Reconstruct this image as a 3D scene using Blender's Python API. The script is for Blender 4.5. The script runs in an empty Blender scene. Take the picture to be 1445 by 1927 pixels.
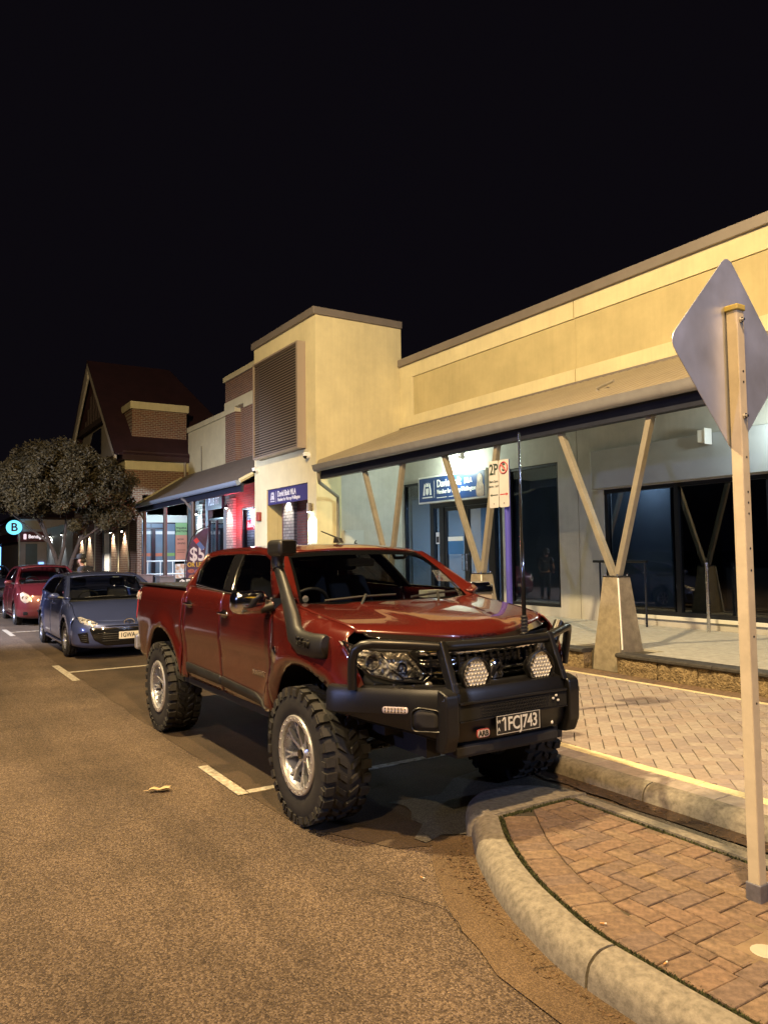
import bpy, bmesh, math, random
import numpy as np
from mathutils import Vector, Matrix
from mathutils.geometry import delaunay_2d_cdt

random.seed(7)
R = math.radians
scene = bpy.context.scene
COL = scene.collection

# ------------------------------------------------------------------ camera
cam_data = bpy.data.cameras.new("camera")
cam = bpy.data.objects.new("camera", cam_data)
COL.objects.link(cam)
yaw, pitch, roll = R(57.62), R(3.147), R(-0.791)
fw = Vector((-math.sin(yaw) * math.cos(pitch), math.cos(yaw) * math.cos(pitch), math.sin(pitch)))
rt = Vector((math.cos(yaw), math.sin(yaw), 0))
up = rt.cross(fw)
r2 = rt * math.cos(roll) + up * math.sin(roll)
u2 = up * math.cos(roll) - rt * math.sin(roll)
mw = Matrix((r2, u2, -fw)).transposed().to_4x4()
mw.translation = Vector((0, 0, 1.70))
cam.matrix_world = mw
cam_data.sensor_fit = 'HORIZONTAL'
cam_data.sensor_width = 36
cam_data.lens = 1421.5 / 1445 * 36
cam_data.clip_start = 0.05
cam_data.clip_end = 2000
scene.camera = cam

# ------------------------------------------------------------------ night sky
world = bpy.data.worlds.new("World")
scene.world = world
world.use_nodes = True
wn = world.node_tree.nodes
wl = world.node_tree.links
bg = wn["Background"]
sky = wn.new("ShaderNodeTexSky")
sky.sky_type = 'NISHITA'
sky.sun_disc = False
sky.sun_elevation = R(-9)
sky.sun_rotation = R(250)
mixs = wn.new("ShaderNodeMix")
mixs.data_type = 'RGBA'
mixs.blend_type = 'ADD'
mixs.inputs[0].default_value = 1
wl.new(sky.outputs[0], mixs.inputs[6])
mixs.inputs[7].default_value = (0.060, 0.048, 0.075, 1)     # glow of the town on the night sky
wl.new(mixs.outputs[2], bg.inputs[0])
bg.inputs[1].default_value = 0.055

scene.view_settings.view_transform = 'Standard'
scene.view_settings.look = 'None'
scene.view_settings.gamma = 1
scene.view_settings.exposure = 0.0
try:
    scene.cycles.use_denoising = True
    scene.cycles.max_bounces = 6
    scene.cycles.transparent_max_bounces = 12
    scene.cycles.sample_clamp_indirect = 4
    scene.cycles.caustics_reflective = False
    scene.cycles.caustics_refractive = False
except Exception:
    pass

# ------------------------------------------------------------------ assumed lamps; no fittings built
def lamp(name, kind, loc, energy, color, size=0.15, to=None, cone=150, blend=0.6, shape=None):
    d = bpy.data.lights.new(name, kind)
    d.energy = energy
    d.color = color
    if kind == 'AREA':
        d.size = size
        if shape:
            d.shape = 'RECTANGLE'
            d.size, d.size_y = shape
    else:
        d.shadow_soft_size = size
    if kind == 'SPOT':
        d.spot_size = R(cone)
        d.spot_blend = blend
    o = bpy.data.objects.new(name, d)
    COL.objects.link(o)
    o.location = loc
    if to is not None:
        o.rotation_euler = (Vector(to) - Vector(loc)).to_track_quat('-Z', 'Y').to_euler()
    return o

SODIUM = (1.0, 0.60, 0.22)
WARMW = (1.0, 0.80, 0.52)
COOL = (0.70, 0.80, 1.0)
lamp("assumed_street_light", 'SPOT', (0.1, 1.0, 9.2), 6300, (1.0, 0.64, 0.29), 0.16, (-1.6, 1.0, 0), 158, .5)  # assumed lamp, position read off the truck and mirror shadows
lamp("assumed_street_light", 'SPOT', (3.2, -6.0, 9.3), 3600, (1.0, 0.71, 0.37), 0.16, (-6, 8, 2), 150, .5)  # assumed from the diamond sign's shadow on the pavement
lamp("assumed_street_light", 'SPOT', (-6.8, -1.4, 11.0), 10800, (1.0, 0.735, 0.36), 0.18, (-12, 8, 4), 150, .5)  # assumed from the louvre shadow and the brighter tower side
lamp("assumed_street_light", 'SPOT', (-20, -3.4, 5.2), 8500, (0.72, 0.77, 1.0), 0.16, (-23, 2.5, 0), 108, .5)  # assumed cool lamp, set low to brighten the parked cars' sides
lamp("assumed_street_light", 'SPOT', (11, 8.5, 6.5), 2300, (0.50, 0.62, 1.0), 0.2, (-2, 3, 1), 140, .5)  # assumed cool lamp, moved to put a blue sheen on the sign back
lamp("assumed_cool_light", 'SPOT', (-4.5, -13.5, 5.0), 2200, (0.36, 0.46, 1.0), 0.25, (-5.5, 2.5, .6), 100, .6)  # assumed unseen lamp across the road, added for blue light on the rims
added_moon = lamp("added_moon", 'SUN', (0, 0, 40), 0.012, (0.55, 0.62, 1.0), 0.1, (10, 8, 0))  # added faint moonlight; no moon is in view
added_moon.data.angle = R(10)

# ------------------------------------------------------------------ helpers: materials
MATS = {}
def mat(name, col, rough=0.6, metal=0.0, var=0.0, vscale=3.0, bump=0.0, bscale=40.0, coat=0.0, spec=0.5,
        emit=None, estr=0.0, streak=0.0, trans=0.0, alpha=1.0, col2=None, detail=6, sheen=0, bdist=0.004, rvar=0.0):
    """procedural principled material: base colour broken up by noise, optional fine relief"""
    if name in MATS:
        return MATS[name]
    m = bpy.data.materials.new(name)
    m.use_nodes = True
    n, l = m.node_tree.nodes, m.node_tree.links
    b = n["Principled BSDF"]
    b.inputs["Base Color"].default_value = (*col, 1)
    b.inputs["Roughness"].default_value = rough
    b.inputs["Metallic"].default_value = metal
    b.inputs["Specular IOR Level"].default_value = spec
    b.inputs["Coat Weight"].default_value = coat
    b.inputs["Coat Roughness"].default_value = 0.02
    b.inputs["Coat IOR"].default_value = 1.65
    b.inputs["Transmission Weight"].default_value = trans
    b.inputs["Alpha"].default_value = alpha
    if emit:
        b.inputs["Emission Color"].default_value = (*emit, 1)
        b.inputs["Emission Strength"].default_value = estr
    tc = n.new("ShaderNodeTexCoord")
    if var > 0 or col2 or rvar > 0:
        t = n.new("ShaderNodeTexNoise")
        t.inputs["Scale"].default_value = vscale
        t.inputs["Detail"].default_value = detail
        t.inputs["Roughness"].default_value = 0.65
        l.new(tc.outputs["Object"], t.inputs["Vector"])
        if var > 0 or col2:
            r = n.new("ShaderNodeValToRGB")
            c2 = col2 or tuple(c * (1 - var) for c in col)
            c1 = col if col2 else tuple(min(1, c * (1 + var * .6)) for c in col)
            r.color_ramp.elements[0].position = 0.32
            r.color_ramp.elements[0].color = (*c2, 1)
            r.color_ramp.elements[1].position = 0.68
            r.color_ramp.elements[1].color = (*c1, 1)
            l.new(t.outputs["Fac"], r.inputs[0])
            l.new(r.outputs[0], b.inputs["Base Color"])
            if streak > 0:      # rain streaks: noise drawn out along z
                mp = n.new("ShaderNodeMapping")
                mp.inputs["Scale"].default_value = (9, 9, .5)
                l.new(tc.outputs["Object"], mp.inputs["Vector"])
                ts = n.new("ShaderNodeTexNoise")
                ts.inputs["Scale"].default_value = 1.6
                ts.inputs["Detail"].default_value = 6
                l.new(mp.outputs[0], ts.inputs["Vector"])
                ms = n.new("ShaderNodeMapRange")
                ms.inputs[1].default_value = .35; ms.inputs[2].default_value = .62
                ms.inputs[3].default_value = 1 - streak; ms.inputs[4].default_value = 1
                l.new(ts.outputs["Fac"], ms.inputs[0])
                vm = n.new("ShaderNodeVectorMath"); vm.operation = 'SCALE'
                l.new(r.outputs[0], vm.inputs[0]); l.new(ms.outputs[0], vm.inputs["Scale"])
                l.new(vm.outputs[0], b.inputs["Base Color"])
        if rvar > 0:
            mr = n.new("ShaderNodeMapRange")
            mr.inputs[3].default_value = max(0, rough - rvar)
            mr.inputs[4].default_value = min(1, rough + rvar)
            l.new(t.outputs["Fac"], mr.inputs[0])
            l.new(mr.outputs[0], b.inputs["Roughness"])
    if bump > 0:
        t2 = n.new("ShaderNodeTexNoise")
        t2.inputs["Scale"].default_value = bscale
        t2.inputs["Detail"].default_value = 4
        l.new(tc.outputs["Object"], t2.inputs["Vector"])
        bp = n.new("ShaderNodeBump")
        bp.inputs["Strength"].default_value = bump
        bp.inputs["Distance"].default_value = bdist
        l.new(t2.outputs["Fac"], bp.inputs["Height"])
        l.new(bp.outputs[0], b.inputs["Normal"])
    MATS[name] = m
    return m

def glass(name, tint=(.5, .55, .6), rough=0.0, refl=1.0, ior=1.5, mixt=None):
    """thin pane: transparent tinted + fresnel mirror"""
    if name in MATS:
        return MATS[name]
    m = bpy.data.materials.new(name)
    m.use_nodes = True
    n, l = m.node_tree.nodes, m.node_tree.links
    n.remove(n["Principled BSDF"])
    out = n["Material Output"]
    tr = n.new("ShaderNodeBsdfTransparent")
    tr.inputs[0].default_value = (*tint, 1)
    gl = n.new("ShaderNodeBsdfGlossy")
    gl.inputs["Roughness"].default_value = rough
    gl.inputs[0].default_value = (refl, refl, refl, 1)
    # fresnel that reads the same from both sides of the sheet
    lw = n.new("ShaderNodeLayerWeight")
    lw.inputs[0].default_value = .5
    pw = n.new("ShaderNodeMath"); pw.operation = 'POWER'; pw.inputs[1].default_value = 4.0
    l.new(lw.outputs["Facing"], pw.inputs[0])
    fr = n.new("ShaderNodeMath"); fr.operation = 'MULTIPLY_ADD'
    fr.inputs[1].default_value = .85; fr.inputs[2].default_value = ((ior - 1) / (ior + 1)) ** 2 * 1.8
    fr.use_clamp = True
    l.new(pw.outputs[0], fr.inputs[0])
    mx = n.new("ShaderNodeMixShader")
    l.new(fr.outputs[0], mx.inputs[0])
    l.new(tr.outputs[0], mx.inputs[1])
    l.new(gl.outputs[0], mx.inputs[2])
    l.new(mx.outputs[0], out.inputs[0])
    MATS[name] = m
    return m

def brickmat(name, c1, c2, mortar, bw=.23, bh=.086, axis='x', msize=.012, rough=.85):
    """brickwork too far off to pick the bricks apart: colour + relief"""
    if name in MATS:
        return MATS[name]
    m = bpy.data.materials.new(name)
    m.use_nodes = True
    n, l = m.node_tree.nodes, m.node_tree.links
    b = n["Principled BSDF"]
    b.inputs["Roughness"].default_value = rough
    tc = n.new("ShaderNodeTexCoord")
    sp = n.new("ShaderNodeSeparateXYZ")
    cb = n.new("ShaderNodeCombineXYZ")
    l.new(tc.outputs["Object"], sp.inputs[0])
    l.new(sp.outputs[0 if axis == 'x' else 1], cb.inputs[0])
    l.new(sp.outputs[2], cb.inputs[1])
    t = n.new("ShaderNodeTexBrick")
    t.inputs["Color1"].default_value = (*c1, 1)
    t.inputs["Color2"].default_value = (*c2, 1)
    t.inputs["Mortar"].default_value = (*mortar, 1)
    t.inputs["Scale"].default_value = 1
    t.inputs["Brick Width"].default_value = bw
    t.inputs["Row Height"].default_value = bh
    t.inputs["Mortar Size"].default_value = msize
    t.inputs["Mortar Smooth"].default_value = .15
    l.new(cb.outputs[0], t.inputs["Vector"])
    l.new(t.outputs["Color"], b.inputs["Base Color"])
    bp = n.new("ShaderNodeBump")
    bp.inputs["Strength"].default_value = .8
    bp.inputs["Distance"].default_value = .012
    bp.invert = True
    l.new(t.outputs["Fac"], bp.inputs["Height"])
    l.new(bp.outputs[0], b.inputs["Normal"])
    MATS[name] = m
    return m

# ------------------------------------------------------------------ helpers: meshes
class MB:
    """collects shapes; build() links them as ONE mesh object"""
    def __init__(s):
        s.v, s.f = [], []
    def add(s, vs, fs, M=None):
        o = len(s.v)
        if M is not None:
            vs = [M @ Vector(p) for p in vs]
        s.v += [tuple(p) for p in vs]
        s.f += [tuple(i + o for i in f) for f in fs]
        return s
    def bb(s, x0, x1, y0, y1, z0, z1, M=None):
        vs = [(x, y, z) for x in (x0, x1) for y in (y0, y1) for z in (z0, z1)]
        return s.add(vs, [(0, 1, 3, 2), (4, 6, 7, 5), (0, 4, 5, 1), (2, 3, 7, 6), (0, 2, 6, 4), (1, 5, 7, 3)], M)
    def prism(s, poly, axis, a, b, M=None):
        """poly in the two other axes (in xyz order), extruded a..b along axis"""
        n = len(poly)
        def P(u, w, t):
            return {'x': (t, u, w), 'y': (u, t, w), 'z': (u, w, t)}[axis]
        vs = [P(u, w, a) for u, w in poly] + [P(u, w, b) for u, w in poly]
        fs = [tuple(range(n))[::-1], tuple(range(n, 2 * n))] + [(i, (i + 1) % n, n + (i + 1) % n, n + i) for i in range(n)]
        return s.add(vs, fs, M)
    def tube(s, path, r, n=8, caps=True, M=None, sx=1.0):
        path = [Vector(p) for p in path]
        k = len(path)
        rr = r if isinstance(r, (list, tuple)) else [r] * k
        vs, fs = [], []
        prev = None
        for i, p in enumerate(path):
            t = (path[min(i + 1, k - 1)] - path[max(i - 1, 0)]).normalized()
            if prev is None:
                a = Vector((0, 0, 1)) if abs(t.z) < .9 else Vector((1, 0, 0))
                u = t.cross(a).normalized()
            else:
                u = (prev - t * prev.dot(t)).normalized()
            prev = u
            w = t.cross(u)
            for j in range(n):
                an = 2 * math.pi * j / n
                vs.append(p + (u * math.cos(an) * sx + w * math.sin(an)) * rr[i])
        for i in range(k - 1):
            for j in range(n):
                fs.append((i * n + j, i * n + (j + 1) % n, (i + 1) * n + (j + 1) % n, (i + 1) * n + j))
        if caps:
            fs.append(tuple(range(n))[::-1])
            fs.append(tuple(range((k - 1) * n, k * n)))
        return s.add(vs, fs, M)
    def cyl(s, a, b, r, n=12, r1=None, M=None):
        return s.tube([a, b], [r, r if r1 is None else r1], n, True, M)
    def lathe(s, prof, n=24, M=None, axis='y', closed=False):
        """prof: (radius, offset along axis)"""
        vs, fs = [], []
        k = len(prof)
        for j in range(n):
            an = 2 * math.pi * j / n
            c, d = math.cos(an), math.sin(an)
            for r, h in prof:
                vs.append({'y': (r * c, h, r * d), 'z': (r * c, r * d, h), 'x': (h, r * c, r * d)}[axis])
        for j in range(n):
            jn = (j + 1) % n
            for i in range(k - 1 + (1 if closed else 0)):
                i2 = (i + 1) % k
                fs.append((j * k + i, jn * k + i, jn * k + i2, j * k + i2))
        return s.add(vs, fs, M)
    def sphere(s, c, rx, ry, rz, n=12, m=8, M=None):
        vs, fs = [], []
        for i in range(m + 1):
            th = math.pi * i / m
            for j in range(n):
                ph = 2 * math.pi * j / n
                vs.append((c[0] + rx * math.sin(th) * math.cos(ph), c[1] + ry * math.sin(th) * math.sin(ph), c[2] + rz * math.cos(th)))
        for i in range(m):
            for j in range(n):
                fs.append((i * n + j, (i + 1) * n + j, (i + 1) * n + (j + 1) % n, i * n + (j + 1) % n))
        return s.add(vs, fs, M)
    def build(s, name, m, parent=None, smooth=None, bevel=0, loc=None, seg=2, kind=None, recalc=True, subd=0, solid=0):
        me = bpy.data.meshes.new(name)
        me.from_pydata(s.v, [], s.f)
        if recalc:
            bm = bmesh.new()
            bm.from_mesh(me)
            bmesh.ops.remove_doubles(bm, verts=bm.verts, dist=1e-5)
            bmesh.ops.recalc_face_normals(bm, faces=bm.faces)
            bm.to_mesh(me)
            bm.free()
        return link(name, me, m, parent, smooth, bevel, loc, seg, kind, subd, solid)

def link(name, me, m, parent=None, smooth=None, bevel=0, loc=None, seg=2, kind=None, subd=0, solid=0):
    if m is not None and not me.materials:
        me.materials.append(m)
    if smooth is not None:
        me.polygons.foreach_set("use_smooth", [True] * len(me.polygons))
        if smooth < 180:
            me.set_sharp_from_angle(angle=R(smooth))
    o = bpy.data.objects.new(name, me)
    COL.objects.link(o)
    if parent is not None:
        o.parent = parent
    if loc is not None:
        o.location = loc
    if subd:
        md = o.modifiers.new("s", 'SUBSURF')
        md.levels = md.render_levels = subd
    if solid:
        md = o.modifiers.new("t", 'SOLIDIFY')
        md.thickness = solid
        md.offset = -1
    if bevel:
        md = o.modifiers.new("b", 'BEVEL')
        md.width = bevel
        md.segments = seg
        md.limit_method = 'ANGLE'
        md.angle_limit = R(40)
        md.harden_normals = False
    if kind:
        o["kind"] = kind
    return o

def thing(name, label, cat, loc=(0, 0, 0), rz=0, group=None):
    o = bpy.data.objects.new(name, None)
    COL.objects.link(o)
    o.empty_display_size = .2
    o.location = loc
    o.rotation_euler = (0, 0, rz)
    return tag(o, label, cat, group)

def tag(o, label=None, cat=None, group=None, kind=None):
    if label: o["label"] = label
    if cat: o["category"] = cat
    if group: o["group"] = group
    if kind: o["kind"] = kind
    return o

def copy_tree(o, parent=None):
    c = o.copy()
    COL.objects.link(c)
    if parent is not None:
        c.parent = parent
    for ch in list(o.children):
        copy_tree(ch, c)
    return c

def spl(xs, ys):
    """smooth (monotone-ish) curve through points"""
    xs = list(xs); ys = list(ys); n = len(xs)
    d = [(ys[i + 1] - ys[i]) / (xs[i + 1] - xs[i]) for i in range(n - 1)]
    m = [d[0]] + [0 if d[i - 1] * d[i] <= 0 else 2 * d[i - 1] * d[i] / (d[i - 1] + d[i]) for i in range(1, n - 1)] + [d[-1]]
    def f(x):
        if x <= xs[0]: return ys[0] + m[0] * (x - xs[0])
        if x >= xs[-1]: return ys[-1] + m[-1] * (x - xs[-1])
        i = 0
        while x > xs[i + 1]: i += 1
        h = xs[i + 1] - xs[i]; t = (x - xs[i]) / h
        return (ys[i] * (1 + 2 * t) * (1 - t) ** 2 + h * m[i] * t * (1 - t) ** 2 + ys[i + 1] * t * t * (3 - 2 * t) + h * m[i + 1] * t * t * (t - 1))
    return f

def arc(cx, cz, rx, rz, a0, a1, n=14):
    return [(cx + rx * math.cos(R(a0 + (a1 - a0) * i / n)), cz + rz * math.sin(R(a0 + (a1 - a0) * i / n))) for i in range(n + 1)]

def fillet(poly, r, n=4):
    """round every corner of a polygon"""
    out = []
    k = len(poly)
    for i in range(k):
        p0, p, p1 = Vector(poly[i - 1]), Vector(poly[i]), Vector(poly[(i + 1) % k])
        rr = r[i] if isinstance(r, (list, tuple)) else r
        if rr <= 0:
            out.append(tuple(p)); continue
        a, b = (p0 - p), (p1 - p)
        t = min(rr, a.length * .45, b.length * .45)
        q0, q1 = p + a.normalized() * t, p + b.normalized() * t
        for j in range(n + 1):
            u = j / n
            out.append(tuple(q0 * (1 - u) ** 2 + p * 2 * u * (1 - u) + q1 * u * u))
    return out

def densify(poly, step):
    out = []
    for i in range(len(poly)):
        a, b = Vector(poly[i]), Vector(poly[(i + 1) % len(poly)])
        k = max(1, int((b - a).length / step))
        out += [tuple(a.lerp(b, j / k)) for j in range(k)]
    return out

def patch(name, outline, fn, m, parent=None, step=.06, thick=.012, out=None, smooth=60, kind=None, bevel=0, inner=None):
    """a curved panel: 2-D outline filled with a fine mesh and carried onto a surface by fn(u,v)->(x,y,z)"""
    ol = densify(outline, step)
    n = len(ol)
    us = [p[0] for p in ol]; vs = [p[1] for p in ol]
    pts = [Vector(p) for p in ol]
    edges = [(i, (i + 1) % n) for i in range(n)]
    faces = [list(range(n))]
    u = min(us) + step * .5
    while u < max(us):
        v = min(vs) + step * .5
        while v < max(vs):
            # inside test
            c = False
            j = n - 1
            near = False
            for i in range(n):
                if ((vs[i] > v) != (vs[j] > v)) and (u < (us[j] - us[i]) * (v - vs[i]) / (vs[j] - vs[i]) + us[i]):
                    c = not c
                if (us[i] - u) ** 2 + (vs[i] - v) ** 2 < (step * .45) ** 2:
                    near = True
                j = i
            if c and not near:
                pts.append(Vector((u, v)))
            v += step
        u += step
    V, E, F, *_ = delaunay_2d_cdt(pts, edges, faces, 1, 1e-5)
    P = [fn(p.x, p.y) for p in V]
    me = bpy.data.meshes.new(name)
    F = [tuple(f) for f in F]
    if out is not None and F:
        nn = Vector((0, 0, 0))
        for f in F:
            a, b, c = (Vector(P[i]) for i in f[:3])
            nn += (b - a).cross(c - a)
        if nn.dot(Vector(out)) < 0:
            F = [f[::-1] for f in F]
    me.from_pydata(P, [], F)
    return link(name, me, m, parent, smooth, bevel, None, 2, kind, 0, thick)

def text(name, s, m, parent, loc, rot, size, align='CENTER', ext=.002, bold=0.0, sx=1.0, space=1.0, shear=0.0):
    """lettering as real flat letters; rot = (x-axis, y-axis) directions of the writing"""
    cu = bpy.data.curves.new(name, 'FONT')
    cu.body = s
    cu.size = size
    cu.align_x = align
    cu.align_y = 'CENTER'
    cu.extrude = ext
    cu.offset = bold
    cu.space_character = space
    cu.shear = shear
    cu.resolution_u = 3
    o = bpy.data.objects.new(name, cu)
    COL.objects.link(o)
    dg = bpy.context.evaluated_depsgraph_get()
    me = bpy.data.meshes.new_from_object(o.evaluated_get(dg))
    bpy.data.objects.remove(o)
    bpy.data.curves.remove(cu)
    X, Y = Vector(rot[0]).normalized(), Vector(rot[1]).normalized()
    M = Matrix((X * sx, Y, X.cross(Y))).transposed().to_4x4()
    M.translation = Vector(loc)
    me.transform(M)
    me.materials.clear()
    return link(name, me, m, parent)

FRONT = ((1, 0, 0), (0, 0, 1))     # writing on a wall that faces the street (-y)
# ================================================================== GROUND
def chipseal(name, base, light, dark, scale, bstr, dist, patchy=.35, rough=.85, vmix=.55, worn=False):
    """asphalt with stone chips of their own colours standing out of the binder"""
    m = bpy.data.materials.new(name)
    m.use_nodes = True
    n, l = m.node_tree.nodes, m.node_tree.links
    b = n["Principled BSDF"]
    b.inputs["Roughness"].default_value = rough
    b.inputs["Specular IOR Level"].default_value = .35
    tc = n.new("ShaderNodeTexCoord")
    vo = n.new("ShaderNodeTexVoronoi")
    vo.inputs["Scale"].default_value = scale
    vo.inputs["Randomness"].default_value = 1
    l.new(tc.outputs["Object"], vo.inputs["Vector"])
    sp = n.new("ShaderNodeSeparateColor")
    l.new(vo.outputs["Color"], sp.inputs[0])
    rp = n.new("ShaderNodeValToRGB")
    e = rp.color_ramp.elements
    e[0].position = .0; e[0].color = (*dark, 1)
    e[1].position = 1; e[1].color = (*light, 1)
    x = e.new(.6); x.color = (*base, 1)
    l.new(sp.outputs[0], rp.inputs[0])
    no = n.new("ShaderNodeTexNoise")
    no.inputs["Scale"].default_value = .9
    no.inputs["Detail"].default_value = 7
    no.inputs["Roughness"].default_value = .6
    l.new(tc.outputs["Object"], no.inputs["Vector"])
    mr = n.new("ShaderNodeMapRange")
    mr.inputs[1].default_value = .3; mr.inputs[2].default_value = .7
    mr.inputs[3].default_value = 1 - patchy; mr.inputs[4].default_value = 1 + patchy * .6
    l.new(no.outputs["Fac"], mr.inputs[0])
    mu = n.new("ShaderNodeVectorMath")
    mu.operation = 'SCALE'
    l.new(rp.outputs[0], mu.inputs[0])
    l.new(mr.outputs[0], mu.inputs["Scale"])
    last = mu
    if worn:            # tyre-polished lanes along the street and old oil drips
        mp = n.new("ShaderNodeMapping"); mp.inputs["Scale"].default_value = (.10, 1.5, 1)
        l.new(tc.outputs["Object"], mp.inputs["Vector"])
        t2 = n.new("ShaderNodeTexNoise"); t2.inputs["Scale"].default_value = 1.0; t2.inputs["Detail"].default_value = 4
        l.new(mp.outputs[0], t2.inputs["Vector"])
        m2 = n.new("ShaderNodeMapRange"); m2.inputs[1].default_value = .35; m2.inputs[2].default_value = .65
        m2.inputs[3].default_value = .72; m2.inputs[4].default_value = 1.16
        l.new(t2.outputs["Fac"], m2.inputs[0])
        nd = n.new("ShaderNodeTexNoise"); nd.inputs["Scale"].default_value = 6; nd.inputs["Detail"].default_value = 3
        l.new(tc.outputs["Object"], nd.inputs["Vector"])
        va = n.new("ShaderNodeVectorMath"); va.operation = 'MULTIPLY_ADD'
        va.inputs[1].default_value = (.25, .25, .25)
        l.new(nd.outputs["Color"], va.inputs[0]); l.new(tc.outputs["Object"], va.inputs[2])
        v2 = n.new("ShaderNodeTexVoronoi"); v2.inputs["Scale"].default_value = .8
        l.new(va.outputs[0], v2.inputs["Vector"])
        m3 = n.new("ShaderNodeMapRange"); m3.inputs[1].default_value = .05; m3.inputs[2].default_value = .17
        m3.inputs[3].default_value = .80; m3.inputs[4].default_value = 1
        l.new(v2.outputs["Distance"], m3.inputs[0])
        mm = n.new("ShaderNodeMath"); mm.operation = 'MULTIPLY'
        l.new(m2.outputs[0], mm.inputs[0]); l.new(m3.outputs[0], mm.inputs[1])
        mu2 = n.new("ShaderNodeVectorMath"); mu2.operation = 'SCALE'
        l.new(mu.outputs[0], mu2.inputs[0]); l.new(mm.outputs[0], mu2.inputs["Scale"])
        last = mu2
    l.new(last.outputs[0], b.inputs["Base Color"])
    bp = n.new("ShaderNodeBump")
    bp.inputs["Strength"].default_value = bstr
    bp.inputs["Distance"].default_value = dist
    bp.invert = True
    l.new(vo.outputs["Distance"], bp.inputs["Height"])
    l.new(bp.outputs[0], b.inputs["Normal"])
    return m

M_road = chipseal("chip_seal", (.112, .080, .056), (.205, .152, .108), (.044, .031, .023), 128, .9, .008, .34, .85, .55, True)
M_bay = chipseal("fine_asphalt", (.070, .048, .031), (.11, .078, .051), (.042, .030, .020), 210, .5, .004, .5, .85, .55, True)
M_gut = chipseal("gutter_asphalt", (.094, .062, .035), (.14, .096, .056), (.055, .037, .022), 190, .4, .004, .4)
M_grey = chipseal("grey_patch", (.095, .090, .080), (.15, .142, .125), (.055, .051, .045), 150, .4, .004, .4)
M_kerb = mat("kerb_concrete", (.19, .172, .142), .85, var=.42, vscale=30, bump=.5, bscale=120, bdist=.003)
M_paint = mat("line_paint", (.50, .46, .38), .75, col2=(.17, .14, .10), vscale=26, bump=.4, bscale=200)
M_mortar = mat("joint_sand", (.05, .042, .03), .95, var=.4, vscale=20, bump=.6, bscale=200)
M_terrace = mat("terrace_slab", (.35, .35, .335), .8, var=.22, vscale=12, bump=.6, bscale=170, bdist=.003)
M_nosing = mat("dark_nosing", (.045, .042, .042), .6, var=.5, vscale=14, bump=.3, bscale=90)
M_lime = mat("limestone", (.34, .26, .15), .95, col2=(.09, .065, .038), vscale=22, bump=1.0, bscale=38, bdist=.04)
M_ypave = mat("cream_paver", (.66, .58, .36), .8, var=.25, vscale=15, bump=.4, bscale=150)
M_moss = mat("moss", (.05, .058, .018), .95, var=.6, vscale=60, bump=1, bscale=160)
PAVE = [mat("paver_%s" % k, c, .88, var=.50, vscale=24, bump=.9, bscale=110, bdist=.004) for k, c in
        (("rose", (.165, .108, .074)), ("tan", (.17, .118, .080)), ("brown", (.145, .098, .068)), ("plum", (.135, .095, .075)))]
GPAVE = [mat("far_paver_%s" % k, c, .8, var=.22, vscale=16, bump=.5, bscale=130, bdist=.003) for k, c in
         (("rose", (.29, .24, .215)), ("grey", (.31, .27, .245)), ("plum", (.26, .22, .21)))]

def sheet(name, poly, z, m, kind='structure'):
    o = MB()
    o.add([(x, y, z) for x, y in poly], [tuple(range(len(poly)))])
    me = bpy.data.meshes.new(name)
    me.from_pydata(o.v, [], o.f)
    q = link(name, me, m, None, kind=kind)
    if me.polygons[0].normal.z < 0:
        me.flip_normals()
    return q

sheet("ground", [(-500, -500), (500, -500), (500, 500), (-500, 500)], -.03, mat("far_ground", (.05, .045, .04), .9, var=.3))
road = sheet("road", [(-400, -14), (60, -14), (60, 4.3), (-400, 4.3)], 0, M_road)
random.seed(3)
edge = [(x, 2.11 + random.uniform(-.025, .025)) for x in np.arange(-60, -4.1, .35)]
tail = [(-4.0, 2.28), (-3.72, 2.42), (-3.6, 2.75), (-3.9, 3.2), (-3.9, 4.26)]
sheet("parking_bay", edge + tail + [(-60, 4.26)], .004, M_bay)
# brown gutter strip swept round the island
isl_in = [(-3.53, 3.01), (-3.22, 2.80), (-2.86, 2.615), (-2.66, 2.535), (-2.48, 2.48), (-2.32, 2.435), (-2.16, 2.41), (-1.95, 2.40), (-1.69, 2.39), (-1.2, 2.385), (.6, 2.38), (3, 2.38)]
def offs(path, d):
    out = []
    for i, p in enumerate(path):
        a, b = Vector(path[max(0, i - 1)]), Vector(path[min(len(path) - 1, i + 1)])
        t = (b - a).normalized()
        out.append((p[0] + t.y * d, p[1] - t.x * d))
    return out
g0 = offs(isl_in, .10)
g1 = [(x, y + random.uniform(-.02, .02)) for x, y in offs(isl_in, .40)]
sheet("gutter", g0 + g1[::-1], .0075, M_gut)
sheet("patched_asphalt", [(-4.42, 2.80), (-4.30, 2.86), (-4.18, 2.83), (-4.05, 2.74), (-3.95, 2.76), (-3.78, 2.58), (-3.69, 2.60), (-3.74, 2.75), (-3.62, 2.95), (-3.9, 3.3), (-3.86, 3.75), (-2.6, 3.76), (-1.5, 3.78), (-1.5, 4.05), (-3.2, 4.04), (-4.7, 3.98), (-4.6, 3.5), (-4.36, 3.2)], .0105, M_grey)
# leaf dirt washed along the footpath kerb
sheet("gutter_dirt", [(x, 4.23) for x in (-9, 2)] + [(x, 4.06 + random.uniform(-.025, .03)) for x in np.arange(2, -9, -.2)], .0140, mat("leaf_dirt", (.045, .027, .016), .95, var=.6, vscale=40, bump=1, bscale=120, bdist=.01))

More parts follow.
